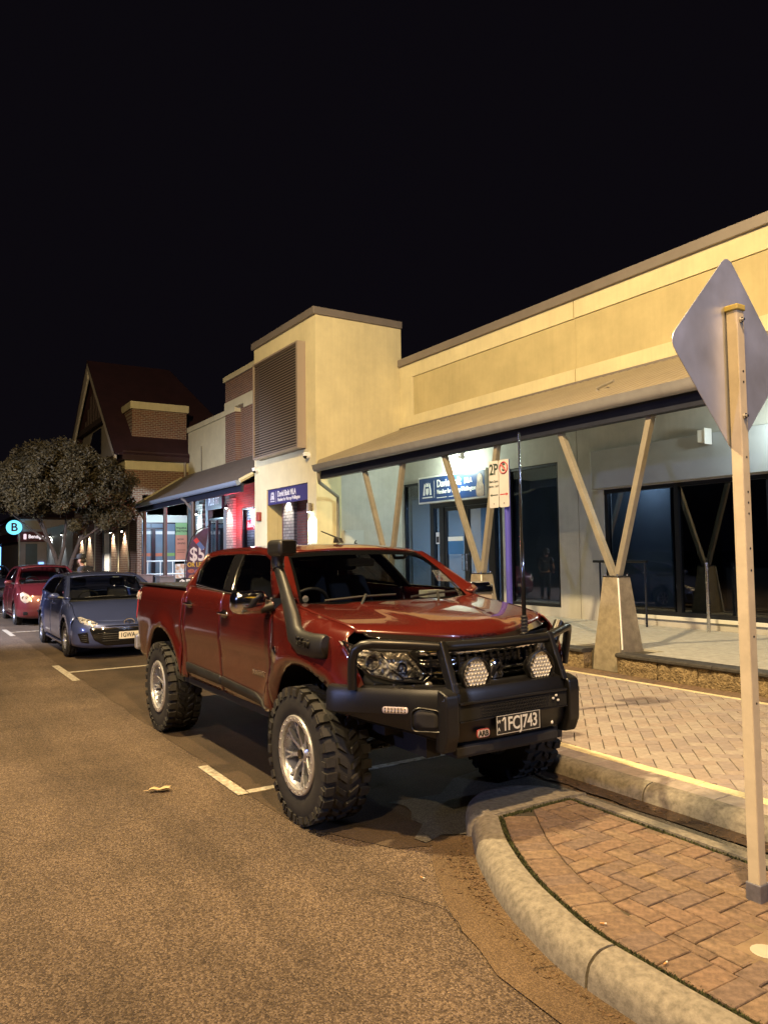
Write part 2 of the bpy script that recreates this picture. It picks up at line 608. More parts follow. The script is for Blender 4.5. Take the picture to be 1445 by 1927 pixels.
def line(x0, x1, y0, y1):
    o = MB().bb(x0, x1, y0, y1, .0045, .0085)
    return o.build("parking_line", M_paint, road)
line(-6.03, -5.16, 2.02, 2.10); line(-5.235, -5.16, 2.107, 4.0)
line(-12.92, -11.18, 1.98, 2.08); line(-12.09, -12.01, 2.082, 4.2)
line(-20.2, -18.4, 1.98, 2.08); line(-19.4, -19.3, 2.082, 4.2)
line(-27.1, -25.3, 1.98, 2.08); line(-26.3, -26.2, 2.082, 4.2)

# ------------------------------------------------------------------ footpath
PZ = .12
path = sheet("pavement", [(-60, 4.30), (4, 4.30), (4, 8.4), (-60, 8.4)], PZ - .012, M_mortar)
prof = [(0, -.02), (.012, .06), (.03, .092), (.06, .112), (.10, PZ + .002), (.125, PZ + .003), (.125, -.02)]
xs = [4, 1.35, -1.05, -3.45, -5.85, -8.25, -10.65, -13.05, -15.45, -17.85, -20.25, -22.65, -25.05, -60]
for a, b in zip(xs[:-1], xs[1:]):
    MB().prism([(4.205 + u, w) for u, w in prof], 'x', b + .006, a - .006).build("kerb_stone", M_kerb, path, smooth=50)

def paver_mesh(name, poly, z0, z1, m, ch=.004):
    """one paver: chamfered top edge"""
    n = len(poly)
    c = Vector((sum(p[0] for p in poly) / n, sum(p[1] for p in poly) / n))
    ins = []
    for p in poly:
        d = c - Vector(p)
        ins.append(Vector(p) + d.normalized() * min(ch * 1.4, d.length * .3))
    vs = [(*p, z0) for p in poly] + [(*p, z1 - ch) for p in poly] + [(*p, z1) for p in ins]
    fs = [(i, (i + 1) % n, n + (i + 1) % n, n + i) for i in range(n)] + [(n + i, n + (i + 1) % n, 2 * n + (i + 1) % n, 2 * n + i) for i in range(n)] + [tuple(range(2 * n, 3 * n))]
    return vs, fs

def clip(poly, hp):
    """cut a convex polygon by half-planes (a,b,c): keep a*x+b*y<=c"""
    for a, b, c in hp:
        out = []
        for i in range(len(poly)):
            p, q = poly[i - 1], poly[i]
            dp, dq = a * p[0] + b * p[1] - c, a * q[0] + b * q[1] - c
            if (dp <= 0) != (dq <= 0):
                t = dp / (dp - dq)
                out.append((p[0] + (q[0] - p[0]) * t, p[1] + (q[1] - p[1]) * t))
            if dq <= 0:
                out.append(q)
        poly = out
        if len(poly) < 3:
            return []
    return poly

def area(p):
    return abs(sum(p[i - 1][0] * p[i][1] - p[i][0] * p[i - 1][1] for i in range(len(p)))) / 2

def herring(w, rot, ox, oy, rng):
    c, s = math.cos(rot), math.sin(rot)
    g = .0034
    for i in range(-rng, rng):
        for j in range(-rng, rng):
            k = (i - j) % 4
            if k == 0: r = (i, i + 2, j, j + 1)
            elif k == 3: r = (i, i + 1, j, j + 2)
            else: continue
            x0, x1, y0, y1 = r[0] * w + g, r[1] * w - g, r[2] * w + g, r[3] * w - g
            yield [(ox + x * c - y * s, oy + x * s + y * c) for x, y in ((x0, y0), (x1, y0), (x1, y1), (x0, y1))]

def lay(polys, parent, pal, z0, z1, limit, name, restname):
    polys = sorted(polys, key=lambda p: (p[0][0]) ** 2 + (p[0][1]) ** 2)
    rest = {}
    for k, p in enumerate(polys):
        dz = random.uniform(-.002, .002)
        m = random.choice(pal)
        c = (sum(q[0] for q in p) / len(p), sum(q[1] for q in p) / len(p))
        if k < limit:
            vs, fs = paver_mesh(name, [(q[0] - c[0], q[1] - c[1]) for q in p], z0, z1, m)
            me = bpy.data.meshes.new(name)
            me.from_pydata(vs, [], fs)
            o = link(name, me, m, parent)
            o.location = (c[0], c[1], dz)
            o.rotation_euler = (random.uniform(-.006, .006), random.uniform(-.006, .006), random.uniform(-.006, .006))
        else:
            vs, fs = paver_mesh(name, p, z0 + dz, z1 + dz, m)
            rest.setdefault(m.name, (MB(), m))[0].add(vs, fs)
    for b, m in rest.values():
        b.build(restname, m, parent, kind='stuff', recalc=False)

random.seed(11)
hp = [(0, -1, -4.625), (0, 1, 7.395), (-1, 0, 12), (1, 0, 1.0)]
polys = []
for p in herring(.112, R(45), -5.5, 6.0, 62):
    q = clip(p, hp)
    if len(q) > 2 and area(q) > .0015:
        c = (sum(v[0] for v in q) / len(q), sum(v[1] for v in q) / len(q))
        if c[1] > 1.0 and c[0] > -12:
            polys.append(q)
def inview(p):
    x, y = p[0]
    return -y * .35 - 4 < x < -y * .42 - .2
polys = [p for p in polys if -13 < p[0][0] and p[0][0] < -1.2]
polys.sort(key=lambda p: 0 if inview(p) else 1)
lay([p for p in polys], path, GPAVE, PZ - .06, PZ, 300, "paver", "paver_field")
# soldier course and cream line at the kerb, cream line and border by the terrace wall
for i in range(44):
    x = -9.2 + i * .2
    p = [(x + .002, 4.335), (x + .198, 4.335), (x + .198, 4.518), (x + .002, 4.518)]
    vs, fs = paver_mesh("p", p, PZ - .06, PZ + random.uniform(-.002, .001), None)
    MB().add(vs, fs).build("border_paver", random.choice(GPAVE), path, recalc=False)
for i in range(27):
    x = -9.2 + i * .33
    for y0, y1 in ((4.522, 4.621), (7.40, 7.47)):
        vs, fs = paver_mesh("p", [(x + .002, y0), (x + .328, y0), (x + .328, y1), (x + .002, y1)], PZ - .06, PZ + random.uniform(-.001, .001), None)
        MB().add(vs, fs).build("cream_paver", M_ypave, path, recalc=False)
for i in range(40):
    x = -9.2 + i * .23
    vs, fs = paver_mesh("p", [(x + .002, 7.474), (x + .228, 7.474), (x + .228, 7.80), (x + .002, 7.80)], PZ - .06, PZ - .001, None)
    MB().add(vs, fs).build("border_paver", random.choice(PAVE), path, recalc=False)

# ------------------------------------------------------------------ raised terrace in front of the shops
TZ = .38
terr = MB()
terr.bb(-60, 4, 7.90, 8.35, -.02, TZ - .03)
terr.bb(-60, 4, 8.35, 13, -.02, TZ - .03)
terrace = terr.build("terrace", M_mortar, kind='structure')
random.seed(5)
def block(x0, x1, y, z0, z1):
    """rough-hewn limestone block"""
    nx = max(4, int((x1 - x0) / .07)); nz = 5
    vs, fs = [], []
    for i in range(nx + 1):
        for k in range(nz + 1):
            e = (i in (0, nx)) or (k in (0, nz))
            d = random.uniform(.0, .030) if e else random.uniform(-.026, .024)
            vs.append((x0 + (x1 - x0) * i / nx, y + d, z0 + (z1 - z0) * k / nz))
    for i in range(nx):
        for k in range(nz):
            a = i * (nz + 1) + k
            fs.append((a, a + nz + 1, a + nz + 2, a + 1))
    n0 = len(vs)
    vs += [(x0, y + .22, z0), (x1, y + .22, z0), (x1, y + .22, z1), (x0, y + .22, z1)]
    a, b, c, d = 0, nx * (nz + 1), nx * (nz + 1) + nz, nz
    fs += [(d, c, n0 + 2, n0 + 3), (a, n0, n0 + 3, d), (b, c, n0 + 2, n0 + 1)]
    o = MB().add(vs, fs)
    return o.build("limestone_block", M_lime, terrace, smooth=70)
x = -6.68
while x < 1.2:
    L = random.uniform(.42, .72)
    block(x + .004, x + L - .004, 7.735, .0, .325); x += L
x = -7.24
while x > -15.5:
    L = random.uniform(.42, .72)
    block(x - L + .004, x - .004, 7.735, .0, .325); x -= L
block(-7.24, -7.02, 7.965, 0, .325)          # return beside the plinth
pn = [(7.715, .330), (7.705, .342), (7.706, .366), (7.718, TZ - .002), (7.74, TZ + .002), (7.93, TZ + .002), (7.93, .330)]
for a, b in ((-6.68, -5.30), (-5.30, -3.9), (-3.9, -2.5), (-2.5, -1.1), (-1.1, .5), (-8.6, -7.24), (-10, -8.6), (-11.4, -10), (-12.8, -11.4)):
    MB().prism(pn, 'x', a + .003, b - .003).build("nosing", M_nosing, terrace, smooth=40)
random.seed(9)
for i in range(18):
    for j in range(5):
        x0, y0 = -13.0 + i * .6, 7.935 + j * .63
        if j == 0 and -7.4 < x0 + .3 < -6.5:
            p = [(x0 + .003, 8.36), (x0 + .597, 8.36), (x0 + .597, y0 + .627), (x0 + .003, y0 + .627)]
        else:
            p = [(x0 + .003, y0 + .003), (x0 + .597, y0 + .003), (x0 + .597, y0 + .627), (x0 + .003, y0 + .627)]
        vs, fs = paver_mesh("p", p, TZ - .05, TZ + random.uniform(-.001, .001), None, .003)
        MB().add(vs, fs).build("terrace_slab", M_terrace, terrace, recalc=False)
sheet("terrace_floor", [(-60, 7.95), (-13.0, 7.95), (-13.0, 11.2), (-60, 11.2)], TZ, M_terrace)

# ------------------------------------------------------------------ traffic island
IZ = .13
island = thing("traffic_island", "brick paved traffic island with rounded concrete kerb in the right foreground", "traffic island")
inner = isl_in[:-1] + [(.6, 3.60), (-3.53, 3.62)]
o = MB(); o.add([(x, y, IZ - .012) for x, y in inner] + [(x, y, 0) for x, y in inner], [tuple(range(len(inner)))])
o.build("bedding", M_mortar, island)
kp = [(.0, 0), (.0, IZ + .004), (.03, IZ + .008), (.075, IZ + .004), (.108, IZ - .010), (.138, IZ - .036), (.152, IZ - .075), (.158, 0)]
def kerb(path, name="kerb_stone", gap=.006):
    vs, fs = [], []
    k = len(kp)
    for i, p in enumerate(path):
        a, b = Vector(path[max(0, i - 1)]), Vector(path[min(len(path) - 1, i + 1)])
        t = (b - a).normalized()
        nx, ny = t.y, -t.x
        for d, z in kp:
            vs.append((p[0] + nx * d, p[1] + ny * d, z))
    for i in range(len(path) - 1):
        for j in range(k - 1):
            fs.append((i * k + j, (i + 1) * k + j, (i + 1) * k + j + 1, i * k + j + 1))
    fs += [tuple(range(k)), tuple(range((len(path) - 1) * k, len(path) * k))]
    return MB().add(vs, fs).build(name, M_kerb, island, smooth=50)
def cubic(path, n):
    fx = spl(range(len(path)), [p[0] for p in path]); fy = spl(range(len(path)), [p[1] for p in path])
    return [(fx(t), fy(t)) for t in np.linspace(0, len(path) - 1, n)]
cp = cubic(isl_in[:10], 260)
cut = min(range(len(cp)), key=lambda i: abs(cp[i][0] + 2.13))
kerb(cp[:cut]); kerb(cp[cut + 1:] + [(-.6, 2.38)]); kerb([(-.59, 2.38), (.6, 2.38)])
# far kerb of the island (flush band) and the rounded nose
MB().prism([(3.625, 0), (3.625, IZ + .003), (3.70, IZ + .003), (3.735, IZ - .02), (3.75, 0)], 'x', -3.50, .6).build("kerb_stone", M_kerb, island, smooth=40)
nose = fillet([(-3.55, 2.995), (-3.64, 2.86), (-3.90, 3.05), (-4.03, 3.26), (-3.99, 3.55), (-3.82, 3.72), (-3.52, 3.75), (-3.545, 3.60)], [.0, .05, .1, .12, .12, .1, 0, 0], 5)
o = MB()
k = len(nose)
c = Vector((-3.72, 3.33))
rings = [(0, 0.0), (0.004, .05), (.018, .095), (.045, .12), (.09, IZ + .002), (.13, IZ + .004)]
vs = []
for d, z in rings:
    for p in nose:
        v = Vector(p); q = c - v
        flat = v.x > -3.56
        vs.append((*(v if flat else v + q.normalized() * min(d, q.length * .8)), z))
fs = [(r * k + i, r * k + (i + 1) % k, (r + 1) * k + (i + 1) % k, (r + 1) * k + i) for r in range(len(rings) - 1) for i in range(k)] + [tuple(range((len(rings) - 1) * k, len(rings) * k))]
o.add(vs, fs).build("kerb_nose", M_kerb, island, smooth=60)
# brick pavers: soldier course following the curve, herringbone inside
random.seed(21)
cpl = cubic(isl_in[:10], 400)
acc, last, course = 0, 0, []
for i in range(1, len(cpl)):
    acc += (Vector(cpl[i]) - Vector(cpl[i - 1])).length
    if acc > .104:
        course.append((cpl[last], cpl[i])); last, acc = i, 0
def inset(p, q, d):
    t = (Vector(q) - Vector(p)).normalized()
    return (-t.y * d, t.x * d)
sol = []
for a, b in course:
    n = inset(a, b, 1)
    t = (Vector(b) - Vector(a)).normalized() * .0025
    sol.append([(a[0] + n[0] * .035 + t.x, a[1] + n[1] * .035 + t.y), (b[0] + n[0] * .035 - t.x, b[1] + n[1] * .035 - t.y),
                (b[0] + n[0] * .225 - t.x, b[1] + n[1] * .225 - t.y), (a[0] + n[0] * .225 + t.x, a[1] + n[1] * .225 + t.y)])
lim = [( -3.49, 3.60)]
hpi = []
pin = [(p[0] + inset(p, q, 1)[0] * .23, p[1] + inset(p, q, 1)[1] * .23) for p, q in zip(cpl[:-1:20], cpl[20::20])]
for p, q in zip(pin[:-1], pin[1:]):
    t = (Vector(q) - Vector(p)).normalized()
    hpi.append(((p[0] + q[0]) / 2, (t.y, -t.x, t.y * p[0] - t.x * p[1])))
def near_planes(p):
    cx = sum(v[0] for v in p) / len(p)
    k = min(range(len(hpi)), key=lambda i: abs(hpi[i][0] - cx))
    return [h for _, h in hpi[max(0, k - 1):k + 2]] + [(0, 1, 3.575), (-1, 0, 3.49), (1, 0, .5)]
fld = []
for p in herring(.104, 0, -2.28, 2.79, 40):
    q = clip(p, near_planes(p))
    if len(q) > 2 and area(q) > .0012 and not (-1.96 < p[0][0] < -1.35 and 2.74 < p[0][1] < 3.02):
        fld.append(q)
sol = [clip(p, [(-1, 0, 3.49), (0, 1, 3.575)]) for p in sol]
lay([p for p in sol if len(p) > 2] + fld, island, PAVE, .02, IZ, 300, "paver", "paver_field")
o = MB().bb(-1.95, -1.30, 2.74, 3.03, .05, IZ - .001)
o.build("concrete_infill", mat("tan_infill", (.165, .118, .075), .9, var=.35, vscale=9, bump=.6, bscale=60), island, bevel=.004)
MB().lathe([(0, IZ + .003), (.05, IZ + .003), (.055, IZ)], 16, Matrix.Translation((-1.78, 2.86, 0)), 'z').build("lid", mat("chalky", (.36, .33, .27), .8, var=.2), island)
# moss in the outer joints
moss = MB()
for i in range(5200):
    t = random.random()
    if t < .62:
        i0 = random.randrange(0, len(cpl) - 1); p = cpl[i0]; n = inset(cpl[i0], cpl[i0 + 1], random.gauss(.019, .010)); x, y = p[0] + n[0], p[1] + n[1]
    elif t < .85:
        x, y = random.uniform(-3.5, -1.3), random.gauss(3.60, .008)
    else:
        x, y = random.gauss(-3.515, .010), random.uniform(3.05, 3.6)
    if random.random() < .4 * (math.sin(x * 9) + 1) / 2: continue
    s, a = random.uniform(.003, .009), random.uniform(0, 6.3)
    h = random.uniform(.002, .010)
    moss.add([(x + s * math.cos(a), y + s * math.sin(a), IZ - .01), (x - s * math.cos(a), y - s * math.sin(a), IZ - .01), (x + random.uniform(-s, s), y + random.uniform(-s, s), IZ - .004 + h)], [(0, 1, 2)])
moss.build("moss", M_moss, island, kind='stuff', recalc=False)

# hairline cracks in the seal
random.seed(33)
M_crack = mat("crack_dark", (.018, .014, .011), .95)
for x, y, a, L in ((-2.75, 2.12, 2.5, .7), (-2.35, 2.16, 1.0, .28), (-2.0, 2.06, .3, .4)):
    pts = [(x, y)]
    while L > 0:
        a += random.uniform(-.5, .5)
        pts.append((pts[-1][0] + .05 * math.cos(a), pts[-1][1] + .05 * math.sin(a))); L -= .05
    vs = []
    for i, p in enumerate(pts):
        w = random.uniform(.0012, .0035) * (1 if 0 < i < len(pts) - 1 else .2)
        q = Vector(pts[min(i + 1, len(pts) - 1)]) - Vector(pts[max(0, i - 1)])
        n = Vector((-q.y, q.x)).normalized() * w
        vs += [(p[0] + n.x, p[1] + n.y, .0118), (p[0] - n.x, p[1] - n.y, .0118)]
    MB().add(vs, [(2 * i, 2 * i + 1, 2 * i + 3, 2 * i + 2) for i in range(len(pts) - 1)]).build("crack", M_crack, road, recalc=False)
# ================================================================== BUILDINGS
F = 11.08
BE = -1.9          # right-hand end of the office
M_cream = mat("cream_render", (.67, .60, .375), .9, var=.13, vscale=1.3, bump=.25, bscale=220, bdist=.002, detail=9, streak=.05)
M_tan = mat("tan_render", (.51, .435, .235), .9, var=.12, vscale=1.6, bump=.25, bscale=220, bdist=.002, streak=.05)
M_cap = mat("grey_flashing", (.24, .21, .19), .5, metal=.3, var=.1, vscale=2)
M_grey_wall = mat("stone_grey_render", (.43, .425, .405), .85, var=.14, vscale=1.8, bump=.2, bscale=200, bdist=.002, detail=9, streak=.05)
M_frame = mat("dark_frame", (.014, .016, .022), .35, metal=.4)
M_navy = mat("navy_steel", (.022, .026, .045), .4, metal=.2, var=.2, vscale=3)
M_gutter = mat("gutter_steel", (.36, .36, .38), .4, metal=.5, var=.1, vscale=5)
M_roof = mat("canopy_sheet", (.33, .285, .215), .5, metal=.3, var=.12, vscale=1.5)
M_strut = mat("strut_paint", (.245, .225, .185), .5, var=.15, vscale=6)
M_soffit = mat("soffit", (.58, .58, .52), .8, var=.06, vscale=2)
M_plinth = mat("plinth_concrete", (.24, .21, .16), .9, var=.3, vscale=9, bump=.5, bscale=160)
M_white = mat("white_paint", (.75, .75, .74), .5, var=.05, vscale=4)
M_steel = mat("stainless", (.62, .62, .62), .25, metal=1, rvar=.1, vscale=20)
M_blue = mat("sign_blue", (.016, .045, .15), .35, var=.1, vscale=3)
M_purple = mat("sign_indigo", (.05, .045, .16), .4, var=.1, vscale=3)
M_letter = mat("sign_white", (.78, .78, .80), .5)
G_win = glass("window_glass", (.50, .56, .62), 0, .9, 1.55)
G_dark = glass("tinted_glass", (.16, .19, .24), 0, .9, 1.6)
M_brick = brickmat("red_brown_brick", (.22, .095, .055), (.15, .07, .045), (.34, .28, .20))
M_bricky = brickmat("red_brown_brick_side", (.22, .095, .055), (.15, .07, .045), (.34, .28, .20), axis='y')
M_stone = brickmat("split_stone", (.34, .31, .27), (.19, .17, .155), (.07, .065, .06), .26, .105)
M_maroon = mat("maroon_roof", (.035, .011, .014), .7, var=.25, vscale=2, bump=.4, bscale=25)

def emis(name, col, s):
    return mat(name, tuple(c * .5 for c in col), .5, emit=col, estr=s)

def part(name, m, parent, *boxes, bevel=0, smooth=None):
    o = MB()
    for b in boxes:
        o.bb(*b)
    return o.build(name, m, parent, bevel=bevel, smooth=smooth)

def crest(parent, x, y, z, s, m):
    """small heraldic emblem: two supporters beside a shield over a scroll"""
    o = MB()
    o.prism(fillet([(x - .16 * s, z + .1 * s), (x + .16 * s, z + .1 * s), (x + .15 * s, z - .18 * s), (x, z - .32 * s), (x - .15 * s, z - .18 * s)], .04 * s, 2), 'y', y - .004, y)
    for k in (-1, 1):
        o.prism([(x + k * .24 * s, z - .3 * s), (x + k * .42 * s, z - .3 * s), (x + k * .36 * s, z + .05 * s), (x + k * .26 * s, z + .42 * s), (x + k * .18 * s, z + .30 * s), (x + k * .27 * s, z)], 'y', y - .004, y)
    o.prism([(x - .12 * s, z + .2 * s), (x + .12 * s, z + .2 * s), (x + .08 * s, z + .44 * s), (x, z + .34 * s), (x - .08 * s, z + .44 * s)], 'y', y - .004, y)
    o.bb(x - .5 * s, x + .5 * s, y - .004, y, z - .47 * s, z - .40 * s)
    return o.build("emblem", m, parent)

# ------------------------------------------------------------------ office building on the right
off = thing("office_building", "cream rendered single-storey office with long parapet and dark shopfront windows", "building", (0, 0, 0))
J = -10.35
part("parapet_band", M_cream, off, (-16.55, J - .012, F - .03, 11.6, 6.28, 6.64), (J + .012, BE, F - .03, 11.6, 6.28, 6.64))
part("parapet_band", M_cream, off, (-16.55, J - .012, F - .03, 11.6, 4.75, 5.27), (J + .012, BE, F - .03, 11.6, 4.75, 5.27))
part("parapet_panel", M_tan, off, (-15.95, J - .006, F, 11.58, 5.272, 6.278))
part("parapet_panel", M_tan, off, (J + .006, BE, F, 11.58, 5.272, 6.278))
part("parapet_end", M_cream, off, (-16.55, -15.952, F - .03, 11.6, 5.272, 6.278))
part("parapet_joint", M_tan, off, (J - .012, J + .012, F - .006, 11.55, 4.75, 6.64))
part("parapet_cap", M_cap, off, (-16.55, BE, F - .10, 11.7, 6.642, 6.83), bevel=.008)
part("end_wall", M_cream, off, (BE - .3, BE - .004, 11.32, 14.5, TZ, 6.6))
part("flashing", M_cap, off, (-16.54, BE, F - .08, F - .034, 4.93, 5.0))
# wall under the canopy, pierced for the windows and door
wz = 4.74
part("wall", M_grey_wall, off, (-16.56, -16.50, F, 11.3, TZ, wz), (-16.50, -15.30, F, 11.3, 3.50, wz), (-16.50, -15.30, F, 11.3, TZ, .58),
     (-15.30, -12.62, F, 11.3, 2.92, wz), (-12.62, -12.42, F, 11.3, TZ, wz), (-12.42, -10.92, F, 11.3, 3.50, wz), (-12.42, -10.92, F, 11.3, TZ, .57),
     (-10.92, -10.40, F, 11.3, TZ, wz))
part("wall", M_grey_wall, off, (-10.385, -9.76, F, 11.3, TZ, wz), (-9.76, BE, F, 11.3, 2.84, wz), (-9.76, BE, F, 11.3, TZ, .56))
part("window_sill", M_soffit, off, (-9.76, BE, F - .05, F - .003, .50, .562), bevel=.006)
def window(parent, x0, x1, z0, z1, fr=.055, g=G_win, y=F, mull=(), name="window"):
    o = MB()
    o.bb(x0, x1, y + .02, y + .12, z0, z0 + fr); o.bb(x0, x1, y + .02, y + .12, z1 - fr, z1)
    o.bb(x0, x0 + fr, y + .02, y + .12, z0 + fr, z1 - fr); o.bb(x1 - fr, x1, y + .02, y + .12, z0 + fr, z1 - fr)
    for mx in mull:
        o.bb(mx - fr * .6, mx + fr * .6, y + .02, y + .12, z0 + fr, z1 - fr)
    w = o.build(name, M_frame, parent)
    e = [x0 + fr] + list(mull) + [x1 - fr]
    for a, b in zip(e[:-1], e[1:]):
        MB().bb(a + .002, b - .002, y + .066, y + .074, z0 + fr, z1 - fr).build("pane", g, w)
    return w
window(off, -16.50, -15.30, .58, 3.50)
window(off, -12.42, -10.92, .57, 3.50, .06)
window(off, -9.76, BE - .1, .56, 2.84, .07, G_win, F, (-8.2, -6.55, -4.4, -3.1))
# grey blind behind the middle window, pale panel and dark room behind the big one
part("blind", mat("roller_blind", (.30, .31, .33), .8, var=.1, vscale=2), off, (-12.36, -10.98, F + .16, F + .17, .62, 3.44))
part("inner_panel", mat("pale_board", (.27, .31, .36), .7, var=.12, vscale=1.2), off, (-10.35, -8.95, 11.95, 12.0, .62, 3.0))
part("dark_room", mat("dark_interior", (.03, .032, .036), .9, var=.2), off, (-10.6, BE - .05, 14.0, 14.1, TZ, 3.2), (-10.6, BE - .05, 11.31, 14.0, 3.1, 3.2), (-10.6, BE - .05, 11.31, 14, TZ, TZ + .02), (-10.7, -10.6, 11.31, 14.0, TZ, 3.2))
part("counter", mat("counter_dark", (.06, .055, .05), .6), off, (-8.3, -5.8, 12.6, 13.2, TZ + .02, 1.35))
# lit office behind the door
M_inwall = mat("office_wall", (.50, .56, .60), .8, var=.05)
part("room", M_inwall, off, (-16.5, -10.7, 15.0, 15.1, TZ, 3.2), (-16.55, -16.45, 11.32, 15, TZ, 3.2), (-12.60, -12.5, 11.32, 15, TZ, 3.2))
part("room_floor", mat("carpet", (.08, .09, .11), .95), off, (-16.45, -12.6, 11.08, 15, TZ - .02, TZ + .012))
part("room_ceiling", M_white, off, (-16.45, -12.6, 11.31, 15, 3.1, 3.16))
part("room_partition", M_inwall, off, (-14.9, -14.8, 13.4, 14.99, TZ + .015, 2.6), (-14.79, -13.9, 13.4, 13.48, TZ + .015, 2.6))
part("picture", mat("picture_grey", (.28, .33, .38), .5), off, (-13.75, -12.95, 14.93, 14.98, 1.55, 2.35))
part("picture_frame", M_frame, off, (-13.79, -12.91, 14.95, 14.995, 1.51, 2.39))
lamp("office_light", 'AREA', (-14.2, 13.0, 3.05), 150, (.62, .80, 1.0), 1.0, (-14.2, 13.0, 0))
# chair inside the office
ch = thing("visitor_chair", "grey visitor chair seen through the glass office door", "chair", (-13.95, 12.6, TZ + .012), R(25))
M_chair = mat("chair_fabric", (.12, .14, .17), .9)
part("seat", M_chair, ch, (-.23, .23, -.23, .23, .42, .48), bevel=.02)
part("backrest", M_chair, ch, (-.23, .23, .20, .25, .55, .90), bevel=.02)
for sx in (-.21, .21):
    for sy in (-.21, .21):
        MB().cyl((sx, sy, 0), (sx, sy, .42 if sy < 0 else .88), .011, 6).build("leg", M_steel, ch)
# double glass door with side lights
door = part("door_frame", M_frame, off, (-15.295, -15.20, F + .01, F + .13, TZ, 2.92), (-14.96, -14.78, F + .01, F + .13, TZ, 2.915), (-13.06, -12.90, F + .01, F + .13, TZ, 2.915),
            (-12.72, -12.625, F + .01, F + .13, TZ, 2.92), (-15.20, -14.96, F + .012, F + .128, 2.80, 2.915), (-14.78, -13.06, F + .012, F + .128, 2.80, 2.915), (-12.90, -12.72, F + .012, F + .128, 2.80, 2.915))
part("side_pane", G_win, door, (-15.198, -14.962, F + .066, F + .074, TZ, 2.80))
part("side_pane", G_win, door, (-12.898, -12.722, F + .066, F + .074, TZ, 2.80))
for a, b, hx in ((-14.778, -13.925, -14.0), (-13.915, -13.062, -13.84)):
    d = part("door", M_frame, off, (a, a + .085, F + .03, F + .09, TZ + .01, 2.795), (b - .085, b, F + .03, F + .09, TZ + .01, 2.795), (a + .085, b - .085, F + .03, F + .09, TZ + .01, TZ + .2), (a + .085, b - .085, F + .03, F + .09, 2.71, 2.795))
    part("pane", G_win, d, (a + .087, b - .087, F + .056, F + .064, TZ + .2, 2.71))
    MB().tube([(hx, F + .03, 1.28), (hx, F - .05, 1.28), (hx, F - .05, 1.66), (hx, F + .03, 1.66)], .013, 8).build("handle", M_steel, d)
    if a < -14:
        part("notice", M_letter, d, (a + .12, b - .15, F + .046, F + .052, 1.98, 2.08))
        part("notice", mat("notice_blue", (.03, .14, .36), .5), d, (a + .12, b - .15, F + .046, F + .052, 1.66, 1.97))
part("sticker", M_letter, door, (-15.16, -15.02, F + .055, F + .062, 1.92, 2.20))
part("sticker", M_frame, door, (-15.14, -15.04, F + .050, F + .054, 1.95, 2.10))
# blank light box over the big window, bracket
part("blank_sign_box", mat("sign_blank", (.33, .35, .38), .6, var=.12, vscale=1.1), off, (-9.95, BE - .2, F - .12, F - .004, 2.86, 3.58), bevel=.01)
part("lamp_bracket", M_white, off, (-7.52, -7.40, F - .30, F - .135, 3.42, 3.62), (-7.39, -7.37, F - .32, F - .135, 3.38, 3.64), bevel=.006)
# shop sign over the door
sg = thing("office_sign", "wide blue name board with white border mounted above the glass office door", "sign", (-14.33, F, 3.26))
part("frame", M_white, sg, (-1.34, 1.30, -.10, -.004, -.33, .34), bevel=.006)
part("board", M_blue, sg, (-1.30, 1.26, -.106, -.101, -.29, .30))
text("lettering", "David Bolt", M_letter, sg, (-.55, -.108, .12), FRONT, .26, 'LEFT', .002, .004, .86)
text("lettering", "MLA", M_letter, sg, (.53, -.108, .105), FRONT, .17, 'LEFT', .002, .003, .86)
text("lettering", "Member for Murray-Wellington", M_letter, sg, (-.55, -.108, -.08), FRONT, .145, 'LEFT', .002, .002, .80)
MB().bb(-.55, -.15, -.108, -.106, -.225, -.21).bb(-.08, .32, -.108, -.106, -.225, -.21).build("small_print", M_letter, sg)
MB().bb(-.66, -.652, -.108, -.106, -.2, .22).build("divider", M_letter, sg)
crest(sg, -.95, -.106, .0, .42, M_letter)
MB().prism(fillet([(.98, -.29), (1.24, -.29), (1.24, -.05), (1.18, .0), (1.19, .16), (1.10, .25), (1.0, .18), (1.0, .02), (.95, -.1)], .05, 3), 'y', -.110, -.106).build("portrait", mat("portrait_tone", (.30, .21, .16), .6, var=.5, vscale=9), sg)
# bulkhead lamp over that sign: lit
wl_ = thing("bulkhead_lamp", "lit white wall lamp above the blue office sign", "lamp", (-13.98, F, 3.92))
part("bracket", M_cap, wl_, (-.05, .05, -.10, -.004, -.02, .16), bevel=.01)
MB().lathe([(.0, -.16), (.055, -.15), (.06, -.03), (.05, -.02), (0, -.02)], 12, Matrix.Translation((0, -.11, 0)), 'z').build("lens", emis("lamp_white", (.92, 1.0, .86), 14), wl_, smooth=50)
lamp("bulkhead_or_fill_light", 'POINT', (-13.98, F - .28, 3.70), 190, (.86, 1.0, .82), .06)
wl3 = thing("bulkhead_lamp", "lit white wall lamp behind the diamond sign at the right edge", "lamp", (-6.15, F, 3.72))
part("bracket", M_cap, wl3, (-.05, .05, -.22, -.125, -.02, .16), bevel=.01)
MB().lathe([(.0, -.16), (.055, -.15), (.06, -.03), (.05, -.02), (0, -.02)], 12, Matrix.Translation((0, -.24, 0)), 'z').build("lens", MATS["lamp_white"], wl3, smooth=50)
lamp("bulkhead_or_fill_light", 'POINT', (-6.15, F - .75, 3.45), 55, (.88, 1.0, .90), .06)
lamp("bulkhead_or_fill_light", 'POINT', (-9.3, 11.55, 3.0), 18, (.7, .85, 1.0), .15)  # added fill inside the room, no fitting: brightens the pale panel
